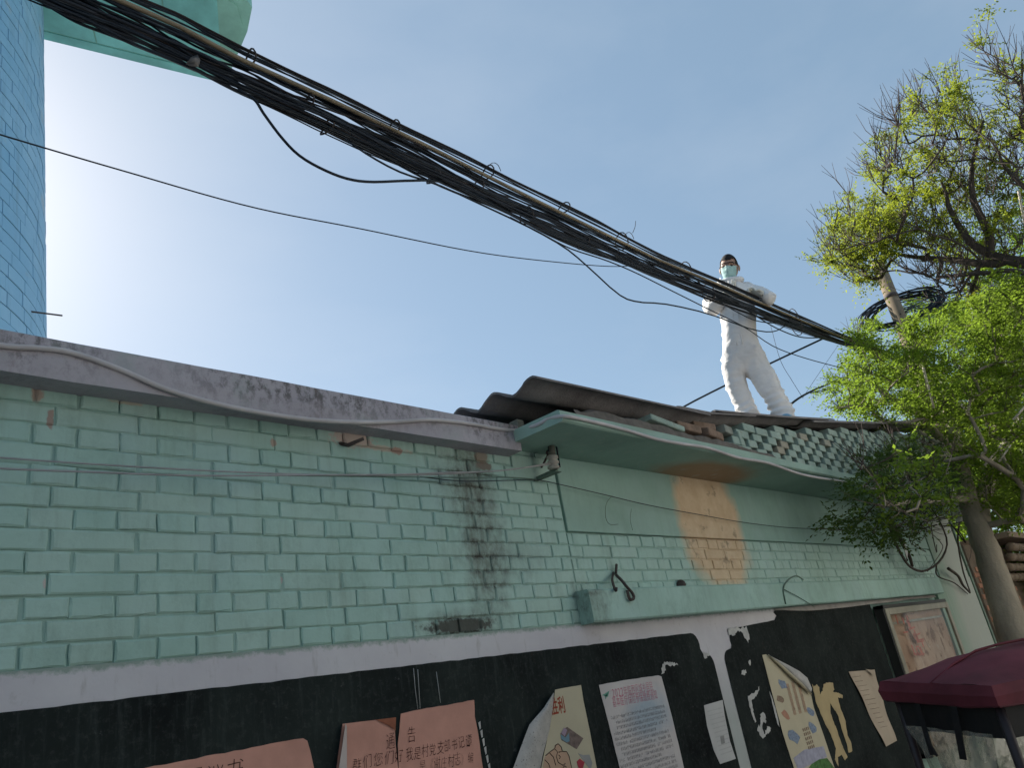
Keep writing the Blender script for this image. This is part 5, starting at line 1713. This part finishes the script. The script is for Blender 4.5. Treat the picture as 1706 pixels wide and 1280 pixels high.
hb_ = MB().tube([Mb @ Vector((-.33, -.72, 1.0)), Mb @ Vector((-.1, -.85, .98)), Mb @ Vector((.1, -.85, .98)), Mb @ Vector((.33, -.72, 1.0))], .014, 8)
hb_.tube([Mb @ Vector((0, -.86, .98)), Mb @ Vector((0, -1.08, .27))], .02, 8)
hb_.build('handlebar', M_post, tri)
M_screen = M_post

# ------------------------------------------------------------------ neighbouring brick house behind the tree trunk
nb = empty('neighbour_house', (13, .6, 0), 'brick house wall with a stepped tile eave behind the tree trunk', 'building')
M_nbrick = simple('old_red_brick', (0.30, 0.15, 0.095), .9, .35, 7, .3, 60)
MB().box((10.9, 0.06, 0), (13.4, .5, H + .84)).build('wall', simple('brown_mortar', (0.12, 0.09, 0.065), .9, .3, 8, .3), nb)
NB = []
for i in range(4):
    me = MB().box((-.117, 0, -.028), (.117, .06, .028), bev=.005).mesh('brick')
    me.materials.append(M_nbrick)
    NB.append(me)
rn = random.Random(2)
for r_ in range(20):
    for q_ in range(7):
        o = bpy.data.objects.new('brick', rn.choice(NB))
        COL.objects.link(o)
        o.parent = nb
        o.location = Vector((11.03 + q_ * .25 + (.125 if r_ % 2 else 0), .048 + rn.uniform(-.004, .004), H - .7 + r_ * .0652)) - nb.location
M_tileb = simple('weathered_tile', (0.16, 0.12, 0.085), .9, .3, 6, .3, 50)
for i in range(4):
    z = H + .40 + i * .115
    e_ = MB()
    y0 = -0.10 - .06 * i
    for t_ in range(7):
        x = 11.6 + t_ * .26
        e_.tube([(x, y0, z), (x + .24, y0 - .01, z + .002)], .052, 8)
    e_.build('eave_course', M_tileb, nb)
MB().box((11.5, -.34, H + .86), (13.5, .9, H + .93)).build('roof', M_tileb, nb)

# ------------------------------------------------------------------ utility pole with a coil of spare cable
pl = empty('utility_pole', (11.75, -.03, 0), 'tan concrete utility pole standing among the leaves, cables tied to it', 'pole')
M_pole = simple('pole_concrete', (0.20, 0.155, 0.105), .85, .2, 5, .25, 40)
pt = onY(1462, 436, -.03)
PBm = Vector((pt.x, -.03, 0))
MB().tube([(pt.x, -.03, 0), (pt.x, -.03, pt.z * .5), (pt.x, -.03, pt.z)], [.13, .115, .088], 20).build('shaft', M_pole, pl)
bandz = onY(1478, 490, -.03).z
MB().lathe([(.090, -.03), (.099, -.03), (.099, .03), (.090, .03)], Matrix.Translation(Vector((pt.x, -.03, bandz))), 20).build('clamp_band', M_iron, pl)
cl0 = onY(1500, 517, -.05)
coil = MB()
rk = random.Random(9)
rt_c = (onY(1560, 512, -.05) - onY(1440, 520, -.05))
for i in range(24):
    rx = .50 + rk.uniform(-.05, .05)
    rz = .235 + rk.uniform(-.045, .05)
    pts = []
    pha = rk.uniform(-.2, .2)
    oc = Vector((rk.uniform(-.06, .06), rk.uniform(-.10, .10), rk.uniform(-.03, .03)))
    for t_ in range(37):
        a = 2 * math.pi * t_ / 36
        # a ring hung on the pole, lying over towards the lane
        pts.append(cl0 + oc + Vector((math.cos(a) * rx * .55 + math.sin(a) * .10, math.cos(a + pha) * rx * -.9, math.sin(a) * rz + math.cos(a) * .06)))
    coil.tube(pts, rk.choice([.006, .008, .009]), 5, cap=False)
tag(coil.build('cable_coil', M_cable), 'wide coil of black spare cable hung round the utility pole', 'cable coil')
# drop cables leaving the pole to the right
dc = MB()
for i in range(11):
    y0 = 512 + rk.uniform(-10, 14)
    dc.tube(spline([onY(1500, y0, -.08), onY(1560, 505 + rk.uniform(-14, 14), -.3), onY(1640, 476 + rk.uniform(-14, 14), -.7), at(1730, 445 + rk.uniform(-20, 20), 8.5)], 18), rk.choice([.006, .008]), 5)
tag(dc.build('drop_cables', M_cable), 'spray of black cables running from the coil up to the right among branches', 'cables')

# ------------------------------------------------------------------ trees
M_bark = simple('grey_bark', (0.27, 0.235, 0.18), .9, .35, 6, .6, 40, dist=.012, streak=True)
M_barkd = simple('dark_bark', (0.065, 0.052, 0.043), .9, .35, 9, .5, 60)
M_twig = simple('thin_twig', (0.075, 0.055, 0.048), .9, .3, 9, 0)
def leafmat(name, c1, c2, tcol, tmix=.5):
    k = NT(name)
    ri = k.n('ShaderNodeNewGeometry').outputs['Random Per Island']
    big = k.rng(k.noise(k.P(), 1.3, 4, .6), .3, .7)
    c = k.mix(k.math('ADD', k.math('MULTIPLY', ri, .6), k.math('MULTIPLY', big, .4)), c1, c2)
    k.ln(c, k.p.inputs['Base Color'])
    k.p.inputs['Roughness'].default_value = .55
    k.p.inputs['Specular IOR Level'].default_value = .3
    tl = k.n('ShaderNodeBsdfTranslucent')
    tcm = k.mix(ri, tcol, tuple(x * .7 for x in tcol))
    k.ln(tcm, tl.inputs[0])
    ms_ = k.n('ShaderNodeMixShader')
    ms_.inputs[0].default_value = tmix
    k.ln(k.p.outputs[0], ms_.inputs[1]); k.ln(tl.outputs[0], ms_.inputs[2]); k.ln(ms_.outputs[0], k.out.inputs['Surface'])
    return k.m
M_leafA = leafmat('spring_leaf', (0.060, 0.095, 0.010), (0.140, 0.165, 0.020), (0.42, 0.50, 0.05))
M_leafB = leafmat('fresh_leaf', (0.045, 0.090, 0.010), (0.115, 0.155, 0.020), (0.30, 0.45, 0.045))
M_leafC = leafmat('far_leaf', (0.045, 0.10, 0.012), (0.11, 0.17, 0.025), (0.27, 0.42, 0.04))
M_leafD = leafmat('shade_coloured_leaf', (0.028, 0.062, 0.014), (0.075, 0.12, 0.026), (0.09, 0.17, 0.02), .32)  # darker leaf copy, the shade below the roofline put into its colour

def inpoly(x, y, P):
    c_ = False
    j = len(P) - 1
    for i in range(len(P)):
        if (P[i][1] > y) != (P[j][1] > y) and x < (P[j][0] - P[i][0]) * (y - P[i][1]) / (P[j][1] - P[i][1]) + P[i][0]:
            c_ = not c_
        j = i
    return c_
def sample_poly(P, n_, r_):
    xs, ys = [p[0] for p in P], [p[1] for p in P]
    out = []
    while len(out) < n_:
        x, y = r_.uniform(min(xs), max(xs)), r_.uniform(min(ys), max(ys))
        if inpoly(x, y, P): out.append((x, y))
    return out

class Tree:
    def __init__(s, seed):
        s.r = random.Random(seed)
        s.pos, s.par, s.rad0 = [], [], {}
        s.tips = []
    def limb(s, pts, radii, parent=None, n_=None):
        """fixed limb through given points; returns index of its last node"""
        n_ = n_ or max(4, int(sum((Vector(a) - Vector(b)).length for a, b in zip(pts, pts[1:])) / .16))
        sp = spline(pts, n_)
        prev = parent
        if parent is not None:
            prev = min(range(len(s.pos)), key=lambda q_: (s.pos[q_] - sp[0]).length)
            if (s.pos[prev] - sp[0]).length < .25: sp = sp[1:]
        for i, p in enumerate(sp):
            s.pos.append(p + Vector((s.r.uniform(-.01, .01),) * 3))
            s.par.append(-1 if prev is None else prev)
            s.rad0[len(s.pos) - 1] = radii[0] + (radii[1] - radii[0]) * i / (n_ - 1)
            prev = len(s.pos) - 1
        return prev
    def grow(s, targets, step=.16, up=.25, bend=.35, limit=None):
        root = s.pos[0]
        tg = sorted(targets, key=lambda p: (p - root).length)
        arr = np.array([tuple(p) for p in s.pos])
        for t_ in tg:
            d = np.linalg.norm(arr - np.array(t_), axis=1)
            i = int(np.argmin(d))
            p0 = s.pos[i]
            dist = d[i]
            if dist < .03: continue
            n_ = max(2, int(dist / step))
            pi = s.par[i]
            t0 = (p0 - s.pos[pi]).normalized() if pi >= 0 else (t_ - p0).normalized()
            t0 = (t0 + (t_ - p0).normalized() * 1.2).normalized() * dist * .9
            t1 = ((t_ - p0) * .7 + Vector((s.r.uniform(-bend, bend), s.r.uniform(-bend, bend), up + s.r.uniform(-bend, bend))) * dist)
            prev = i
            new = []
            for q_ in range(1, n_ + 1):
                u = q_ / n_
                h0, h1, h2, h3 = 2 * u ** 3 - 3 * u ** 2 + 1, u ** 3 - 2 * u ** 2 + u, -2 * u ** 3 + 3 * u ** 2, u ** 3 - u ** 2
                p = p0 * h0 + t0 * h1 + t_ * h2 + t1 * h3
                if q_ < n_: p = p + Vector((s.r.uniform(-1, 1), s.r.uniform(-1, 1), s.r.uniform(-1, 1))) * .018
                s.pos.append(p); s.par.append(prev)
                prev = len(s.pos) - 1
                new.append(tuple(p))
            s.tips.append(prev)
            arr = np.vstack([arr, np.array(new)])
    def radii(s, rt_=.0045, ex=.46):
        cnt = [0] * len(s.pos)
        for t_ in s.tips:
            i = t_
            while i >= 0:
                cnt[i] += 1
                i = s.par[i]
        s.cnt = cnt
        return [max(s.rad0.get(i, 0), rt_ * max(1, cnt[i]) ** ex) for i in range(len(s.pos))]
    def wood(s, rt_=.0045, ex=.46, big=.03):
        R_ = s.radii(rt_, ex)
        ch = [[] for _ in s.pos]
        for i, p in enumerate(s.par):
            if p >= 0: ch[p].append(i)
        mb, done = (MB(), MB()), set()
        starts = [i for i, p in enumerate(s.par) if p < 0]
        stack = [(i, None) for i in starts]
        while stack:
            i, pr = stack.pop()
            line = [pr, i] if pr is not None else [i]
            cur = i
            while ch[cur]:
                nx_ = max(ch[cur], key=lambda q_: R_[q_] + .0001 * s.cnt[q_])
                for q_ in ch[cur]:
                    if q_ != nx_: stack.append((q_, cur))
                line.append(nx_)
                cur = nx_
            if len(line) > 1:
                rr = [R_[q_] for q_ in line]
                if pr is not None: rr[0] = min(rr[0], rr[1] * 1.15)
                m_ = mb[0] if max(rr) > big else mb[1]
                m_.tube([s.pos[q_] for q_ in line], rr, 10 if max(rr) > .08 else (6 if max(rr) > .015 else 4), cap=False)
        return mb

def twigs(m, base, dirn, n_, ln_, r_, r0=.0032, up=.6):
    ends = []
    for _ in range(n_):
        d = (dirn * .5 + Vector((r_.uniform(-.7, .7), r_.uniform(-.7, .7), r_.uniform(-.2, .5) + up))).normalized()
        L_ = ln_ * r_.uniform(.5, 1.25)
        e = base + d * L_
        mid = base + d * L_ * .5 + Vector((r_.uniform(-1, 1), r_.uniform(-1, 1), r_.uniform(-.8, .4))) * L_ * .10
        m.tube([base, mid, e + Vector((0, 0, L_ * .07))], [r0, r0 * .8, r0 * .4], 3, cap=False)
        ends.append((e, d))
        if L_ > .22 and r_.random() < .6:
            d2 = (d + Vector((r_.uniform(-.8, .8), r_.uniform(-.8, .8), r_.uniform(-.2, .7)))).normalized()
            m.tube([mid, mid + d2 * L_ * .45], [r0 * .7, r0 * .35], 3, cap=False)
            ends.append((mid + d2 * L_ * .45, d2))
    return ends

class Leaves:
    def __init__(s, seed):
        s.rs = np.random.RandomState(seed)
        s.P, s.D, s.N, s.S = [], [], [], []
    def spray(s, base, n_=7, ln_=.16, leaf=.036, pairs=4, droop=.35):
        """tuft of pinnate leaves"""
        rs = s.rs
        base = np.array(base)
        for _ in range(n_):
            d = rs.normal(size=3); d /= np.linalg.norm(d)
            d[2] = d[2] * .6 + .12
            d /= np.linalg.norm(d)
            L_ = ln_ * rs.uniform(.6, 1.2)
            side = np.cross(d, [0, 0, 1.0]) + rs.normal(size=3) * .2
            side /= np.linalg.norm(side) + 1e-9
            nn = np.cross(side, d)
            for q_ in range(pairs):
                t_ = (q_ + .6) / pairs
                p = base + d * L_ * t_ + np.array([0, 0, -1]) * droop * L_ * t_ * t_
                for sg in (-1, 1):
                    ld = side * sg * .85 + d * .5 + rs.normal(size=3) * .22 + np.array([0, 0, -.22])
                    s.P.append(p); s.D.append(ld / np.linalg.norm(ld)); s.N.append(nn + rs.normal(size=3) * .35); s.S.append(leaf * rs.uniform(.7, 1.2) * (1 - .25 * t_))
            p = base + d * L_ * 1.05 + np.array([0, 0, -1]) * droop * L_
            s.P.append(p); s.D.append(d); s.N.append(nn); s.S.append(leaf)
    def mesh(s, name):
        P, D, N, S = (np.array(a, dtype=float) for a in (s.P, s.D, s.N, s.S))
        W_ = np.cross(D, N)
        W_ /= np.linalg.norm(W_, axis=1, keepdims=True) + 1e-9
        U_ = np.cross(W_, D)
        S_ = S[:, None]
        v0 = P
        v1 = P + D * S_ * .45 + W_ * S_ * .27 + U_ * S_ * .05
        v2 = P + D * S_ * 1.0 - U_ * S_ * .06
        v3 = P + D * S_ * .45 - W_ * S_ * .27 + U_ * S_ * .05
        n_ = len(P)
        V = np.stack([v0, v1, v2, v3], 1).reshape(-1, 3)
        me = bpy.data.meshes.new(name)
        me.vertices.add(n_ * 4)
        me.vertices.foreach_set('co', V.ravel())
        me.loops.add(n_ * 4)
        me.loops.foreach_set('vertex_index', np.arange(n_ * 4, dtype=np.int32))
        me.polygons.add(n_)
        me.polygons.foreach_set('loop_start', np.arange(0, n_ * 4, 4, dtype=np.int32))
        me.update(calc_edges=True)
        return me

def finish(tree, leaves, name, label, woodmat, twm, leafm, twigmb, base, group=None, rt_=.0040, ex=.40):
    root = empty(name, base, label, 'tree', group)
    TW = []
    big, thin = tree.wood(rt_, ex)
    if big.v: big.build('trunk', woodmat, root)
    if thin.v: thin.build('branches', woodmat, root)['kind'] = 'stuff'
    if twigmb.v: twigmb.build('twigs', twm, root)['kind'] = 'stuff'
    o_ = link('foliage', leaves.mesh('foliage'), leafm, root)
    o_['kind'] = 'stuff'
    return root

# ---- tree A: the sparse spring crown against the sky, its trunk outside the frame on the right
ra = random.Random(31)
tA = Tree(31)
base = at(2010, 1330, 8.4)
base.z = 0
fork = at(1890, 610, 8.6)
tA.limb([base, (base + fork) * .5 + Vector((.1, .05, .1)), fork], (.21, .15))
f1 = len(tA.pos) - 1
e1 = tA.limb([fork, at(1800, 500, 8.7), at(1740, 447, 8.8), at(1680, 433, 8.9), at(1618, 406, 9.0), at(1585, 350, 9.1), at(1568, 300, 9.2)], (.085, .007), f1)
m1_ = e1 - 11
tA.limb([at(1690, 437, 8.9), at(1640, 440, 9.0), at(1580, 432, 9.2), at(1520, 428, 9.4), at(1468, 418, 9.5)], (.045, .006), e1 - 12)
tA.limb([at(1664, 421, 8.95), at(1636, 370, 9.0), at(1618, 320, 9.1), at(1622, 260, 9.2), at(1640, 200, 9.3)], (.045, .006), e1 - 10)
tA.limb([fork, at(1790, 520, 8.4), at(1706, 455, 8.5), at(1640, 455, 8.6), at(1560, 462, 8.9)], (.03, .006), f1)
tA.limb([fork, at(1860, 420, 8.5), at(1800, 300, 8.7), at(1740, 200, 9.0), at(1690, 130, 9.1)], (.06, .008), f1)
tA.limb([fork, at(1990, 420, 8.2), at(2060, 250, 8.3)], (.09, .03), f1)
tA.limb([at(1800, 300, 8.7), at(1740, 330, 8.8), at(1680, 290, 9.1), at(1660, 250, 9.2)], (.03, .006), len(tA.pos) - 10)
polyA = [(1376, 385), (1392, 350), (1408, 330), (1440, 300), (1462, 230), (1480, 190), (1540, 165), (1600, 130), (1622, 160), (1650, 240), (1706, 190), (1706, 440), (1640, 470), (1560, 480), (1500, 440), (1430, 480), (1375, 440)]
tg = [at(x, y, ra.uniform(8.5, 10.1)) for (x, y) in sample_poly(polyA, 250, ra)]
tg += [at(x, y, ra.uniform(8.6, 9.4)) for (x, y) in sample_poly([(1648, 85), (1690, 100), (1720, 140), (1760, 180), (1760, 330), (1690, 300), (1680, 180)], 46, ra)]
tg += [at(x, y, ra.uniform(7.8, 9.4)) for (x, y) in sample_poly([(1760, 60), (2100, 60), (2250, 420), (1760, 420)], 60, ra)]
tg += [at(1638, 82, 9.0)]
tg += [at(x, y, ra.uniform(8.4, 9.6)) for (x, y) in sample_poly([(1375, 400), (1450, 390), (1600, 420), (1640, 490), (1580, 520), (1500, 490), (1440, 480), (1385, 450)], 34, ra)]
tA.grow(tg, up=.28, bend=.30)
twA, lvA = MB(), Leaves(5)
for t_ in tA.tips:
    p = tA.pos[t_]
    pa_ = tA.pos[tA.par[t_]]
    ends = twigs(twA, p, (p - pa_).normalized(), ra.choice([3, 4, 4, 5]), .34, ra, .0042, .75)
    d_ = AX @ (np.array(p) - CAM)
    py = 640 + FPX * d_[1] / d_[2]
    pxx = 853 + FPX * d_[0] / d_[2]
    pr_ = .14 if py < 200 else (.24 if py < 330 else (.50 if py < 400 else .42))
    cl_n = mnoise.noise(Vector(p) * 1.6)
    pr_ = pr_ * (.95 if cl_n > .05 else .13)
    for (e, dd) in ends:
        if ra.random() < pr_: lvA.spray(e, ra.choice([6, 9, 12]), .14, .036)
    if ra.random() < pr_ * 1.1: lvA.spray(p, ra.choice([12, 18, 24]), .17, .038)
lvA.spray(at(1632, 76, 9.0), 16, .16, .036)
# short spurs along the branches
for i in range(len(tA.pos)):
    if tA.par[i] >= 0 and tA.cnt[i] <= 6 if hasattr(tA, 'cnt') else False: pass
tA.radii()
for i in range(0, len(tA.pos)):
    if tA.par[i] >= 0 and 0 < tA.cnt[i] <= 8 and ra.random() < .42:
        d_ = (tA.pos[i] - tA.pos[tA.par[i]]).normalized()
        twigs(twA, tA.pos[i], d_, 1, .24, ra, .0030, .6)
finish(tA, lvA, 'sparse_tree', 'tall half-bare spring tree with yellow green tufts against the sky, upper right', M_barkd, M_twig, M_leafA, twA, base)

# ---- tree B: leaning trunk in front of the building end with the dense bright crown
rbx = random.Random(77)
tB = Tree(77)
baseB = Vector((8.55, -.62, 0))
l1 = [onY(1706, 1105, -.60), onY(1686, 1050, -.60), onY(1655, 950, -.60), onY(1630, 880, -.60)]
baseB = Vector((l1[0].x - .02, -.60, 0))
e_ = tB.limb([baseB] + l1, (.168, .112))
f_ = e_
e2 = tB.limb([l1[-1], onY(1612, 830, -.58), onY(1598, 770, -.55), onY(1585, 700, -.5), onY(1560, 640, -.45)], (.105, .045), f_)
e3 = tB.limb([l1[-1], onY(1640, 820, -.62), onY(1668, 760, -.7), onY(1706, 690, -.8), onY(1740, 620, -.9)], (.10, .04), f_)
e4 = tB.limb([onY(1612, 830, -.58), onY(1570, 835, -.62), onY(1520, 838, -.66), onY(1460, 842, -.64)], (.04, .012), f_ + 3)
e5 = tB.limb([onY(1598, 770, -.55), onY(1540, 700, -.40), onY(1480, 660, -.2), onY(1430, 620, -.05)], (.045, .012), f_ + 5)
sunny = [(1386, 660), (1396, 640), (1428, 612), (1420, 585), (1402, 545), (1440, 560), (1480, 575), (1540, 555), (1600, 540), (1660, 500), (1706, 480), (1740, 500), (1740, 760), (1660, 760), (1610, 770), (1570, 740), (1500, 715), (1440, 700), (1390, 690)]
tgB = []
for (x, y) in sample_poly(sunny, 250, rbx):
    Y = rbx.uniform(-1.1, .9)
    q = onY(x, y, Y)
    dist = (q - Vector(CAM)).length
    tgB.append(at(x, y, rbx.uniform(8.2, 11.6)))
shade = [(1395, 790), (1420, 770), (1452, 745), (1500, 725), (1560, 735), (1600, 760), (1600, 830), (1560, 850), (1530, 890), (1490, 870), (1450, 830), (1400, 830)]
for (x, y) in sample_poly(shade, 34, rbx): tgB.append(onY(x, y, rbx.uniform(-1.0, -.52)))
for (x, y) in sample_poly([(1620, 770), (1760, 700), (1760, 900), (1650, 850)], 40, rbx): tgB.append(at(x, y, rbx.uniform(8.6, 10.5)))
tB.grow(tgB, up=.2, bend=.35)
twB, lvB = MB(), Leaves(15)
for t_ in tB.tips:
    p = tB.pos[t_]
    d_ = (p - tB.pos[tB.par[t_]]).normalized()
    ends = twigs(twB, p, d_, rbx.choice([3, 4]), .26, rbx, .0036, .4)
    d2_ = AX @ (np.array(p) - CAM)
    lowdown = 640 + FPX * d2_[1] / d2_[2] > 735 and 853 + FPX * d2_[0] / d2_[2] < 1610
    if lowdown and rbx.random() < .7: continue
    lvB.spray(p, rbx.choice([8, 12, 16]), .18, .044)
    for (e, dd) in ends:
        if rbx.random() < .45: lvB.spray(e, rbx.choice([4, 7, 10]), .17, .042)
finish(tB, lvB, 'leaning_tree', 'leaning grey trunk at the end of the building with a dense bright green crown', M_bark, M_twig, M_leafB, twB, baseB, ex=.42)

# ---- trees further down the lane
def fartree(seed, cx, cy, dist, rx, ry, n_, label, leaf=.085, basey=None):
    r_ = random.Random(seed)
    t_ = Tree(seed)
    c0 = at(cx, cy, dist)
    b0 = Vector((c0.x, c0.y, 0))
    t_.limb([b0, (b0 + c0) * .5 + Vector((.1, 0, 0)), c0], (.16, .07))
    tg_ = []
    while len(tg_) < n_:
        v = Vector((r_.uniform(-1, 1), r_.uniform(-1, 1), r_.uniform(-1, 1)))
        if .25 < v.length < 1: tg_.append(c0 + Vector((v.x * rx, v.y * rx, v.z * ry)))
    t_.grow(tg_, step=.3)
    tw_, lv_ = MB(), Leaves(seed)
    for i in t_.tips:
        p = t_.pos[i]
        for (e, dd) in twigs(tw_, p, Vector((0, 0, 1)), 3, .45, r_, .005, .2): lv_.spray(e, 8, .34, leaf, 4)
        lv_.spray(p, 9, .34, leaf, 4)
    finish(t_, lv_, 'lane_tree', label, M_bark, M_twig, M_leafC, tw_, b0, 'trees beyond the building')
fartree(3, 1722, 930, 15.0, 1.7, 2.4, 170, 'full green tree behind the leaning trunk at the right edge, lowest crown')
fartree(4, 1690, 690, 19.0, 3.0, 2.8, 170, 'full green tree far behind the pole, middle of the right edge')
fartree(6, 1800, 560, 17.0, 2.6, 2.6, 100, 'full green tree beyond the frame side of the lane, its crown above the others')

# ---- creeper and tree leaves on the facade end, shade put into their colour
cr_ = empty('hanging_creeper', onY(1520, 900, -.1), 'leafy creeper, shade painted into its leaf colour, hanging in tangled loops on the wall end under the eave', 'creeper')
rv = random.Random(41)
vm = MB()
def vine(px, r_, n_=24):
    pts = spline([onY(x, y, Y) for (x, y, Y) in px], n_)
    vm.tube(pts, [r_ * (1 - .4 * i / n_) for i in range(n_)], 6)
vine([(1480, 872, -.10), (1492, 905, -.12), (1505, 930, -.12), (1518, 946, -.09), (1540, 952, -.08), (1566, 935, -.09), (1578, 905, -.12), (1566, 870, -.16), (1550, 845, -.2)], .014)
vine([(1486, 868, -.08), (1500, 900, -.1), (1514, 925, -.09), (1520, 944, -.06)], .022)
vine([(1490, 878, -.12), (1506, 912, -.14), (1512, 935, -.12)], .012)
vine([(1560, 940, -.09), (1562, 960, -.05), (1590, 972, -.05), (1612, 990, -.05)], .008)
vine([(1580, 948, -.08), (1596, 960, -.07), (1604, 975, -.06), (1616, 988, -.05)], .018)
vine([(1600, 860, -.2), (1596, 900, -.16), (1604, 950, -.1), (1616, 986, -.05)], .012)
vine([(1400, 868, -.1), (1386, 880, -.14), (1352, 882, -.16)], .006)
vine([(1460, 838, -.5), (1450, 850, -.4), (1420, 880, -.3), (1380, 884, -.25)], .006)
vine([(1470, 790, -.5), (1440, 812, -.45), (1470, 834, -.5), (1510, 834, -.55)], .008)
for i in range(46):
    x0_, y0_ = rv.uniform(1500, 1600), rv.uniform(800, 880)
    pts = [(x0_, y0_, -.3)]
    for q_ in range(3):
        x0_ += rv.uniform(-36, 36); y0_ += rv.uniform(-26, 34)
        pts.append((min(1618, x0_), y0_, rv.uniform(-.5, -.12)))
    vine(pts, rv.uniform(.003, .008), 14)
vm.build('stems', M_barkd, cr_)
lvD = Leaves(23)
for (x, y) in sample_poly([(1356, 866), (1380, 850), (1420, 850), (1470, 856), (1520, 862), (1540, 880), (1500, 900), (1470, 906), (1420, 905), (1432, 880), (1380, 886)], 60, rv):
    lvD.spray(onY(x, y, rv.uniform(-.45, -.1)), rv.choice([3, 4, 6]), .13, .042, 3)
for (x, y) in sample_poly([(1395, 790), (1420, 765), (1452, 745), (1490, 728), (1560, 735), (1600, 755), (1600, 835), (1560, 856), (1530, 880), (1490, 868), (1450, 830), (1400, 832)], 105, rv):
    lvD.spray(onY(x, y, rv.uniform(-.8, -.42)), rv.choice([4, 6, 9]), .16, .038, 4)  # shaded tree leaves hung with the creeper, their shade painted as colour
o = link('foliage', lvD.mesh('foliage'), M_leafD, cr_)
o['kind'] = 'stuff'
# pale broken laths and a white tag caught in the branches
M_lath = simple('bare_white_wood', (0.55, 0.49, 0.40), .8, .2, 20, .1)
def lath(a, b, dist, r_, label):
    tag(MB().tube([at(*a, dist), at(*b, dist)], [r_ * .62, r_ * .45], 6).build('pale_lath', M_lath), label, 'stick', 'pale sticks caught in the branches')
lath((1538, 612), (1556, 680), 8.6, .020, 'pale stick standing in the leaves below the cable coil')
lath((1598, 668), (1618, 700), 8.6, .016, 'short pale stick in the leaves right of the long upright one')
lath((1640, 776), (1668, 742), 8.4, .018, 'pale stick slanting up right above the leaning trunk')
lath((1688, 700), (1709, 676), 8.4, .020, 'pale stick slanting at the right edge among the leaves')
lath((1664, 770), (1684, 742), 8.4, .014, 'thin pale stick beside the slanting one above the trunk')
lath((1604, 240), (1596, 350), 9.4, .010, 'thin pale stick hanging in the half-bare crown')
lath((1697, 318), (1710, 390), 8.7, .018, 'tan stick at the right edge in the half-bare crown')
M_pvc = simple('white_pvc', (0.72, 0.72, 0.70), .4, .1, 9, .03)
tag(MB().tube(spline([onY(1566, 752, -.36), onY(1578, 800, -.37), onY(1590, 838, -.37), onY(1600, 870, -.36)], 12), .040, 10).build('white_pipe', M_pvc), 'white downpipe at the roof end, half hidden by creeper', 'pipe')
tag(MB().box((0, 0, 0), (.15, .004, .09)).build('white_tag', M_plainpaper), 'small white tag tied in the creeper stems', 'tag')
bpy.data.objects['white_tag'].location = onY(1512, 932, -.15)
bpy.data.objects['white_tag'].rotation_euler = (0.1, -.5, .1)
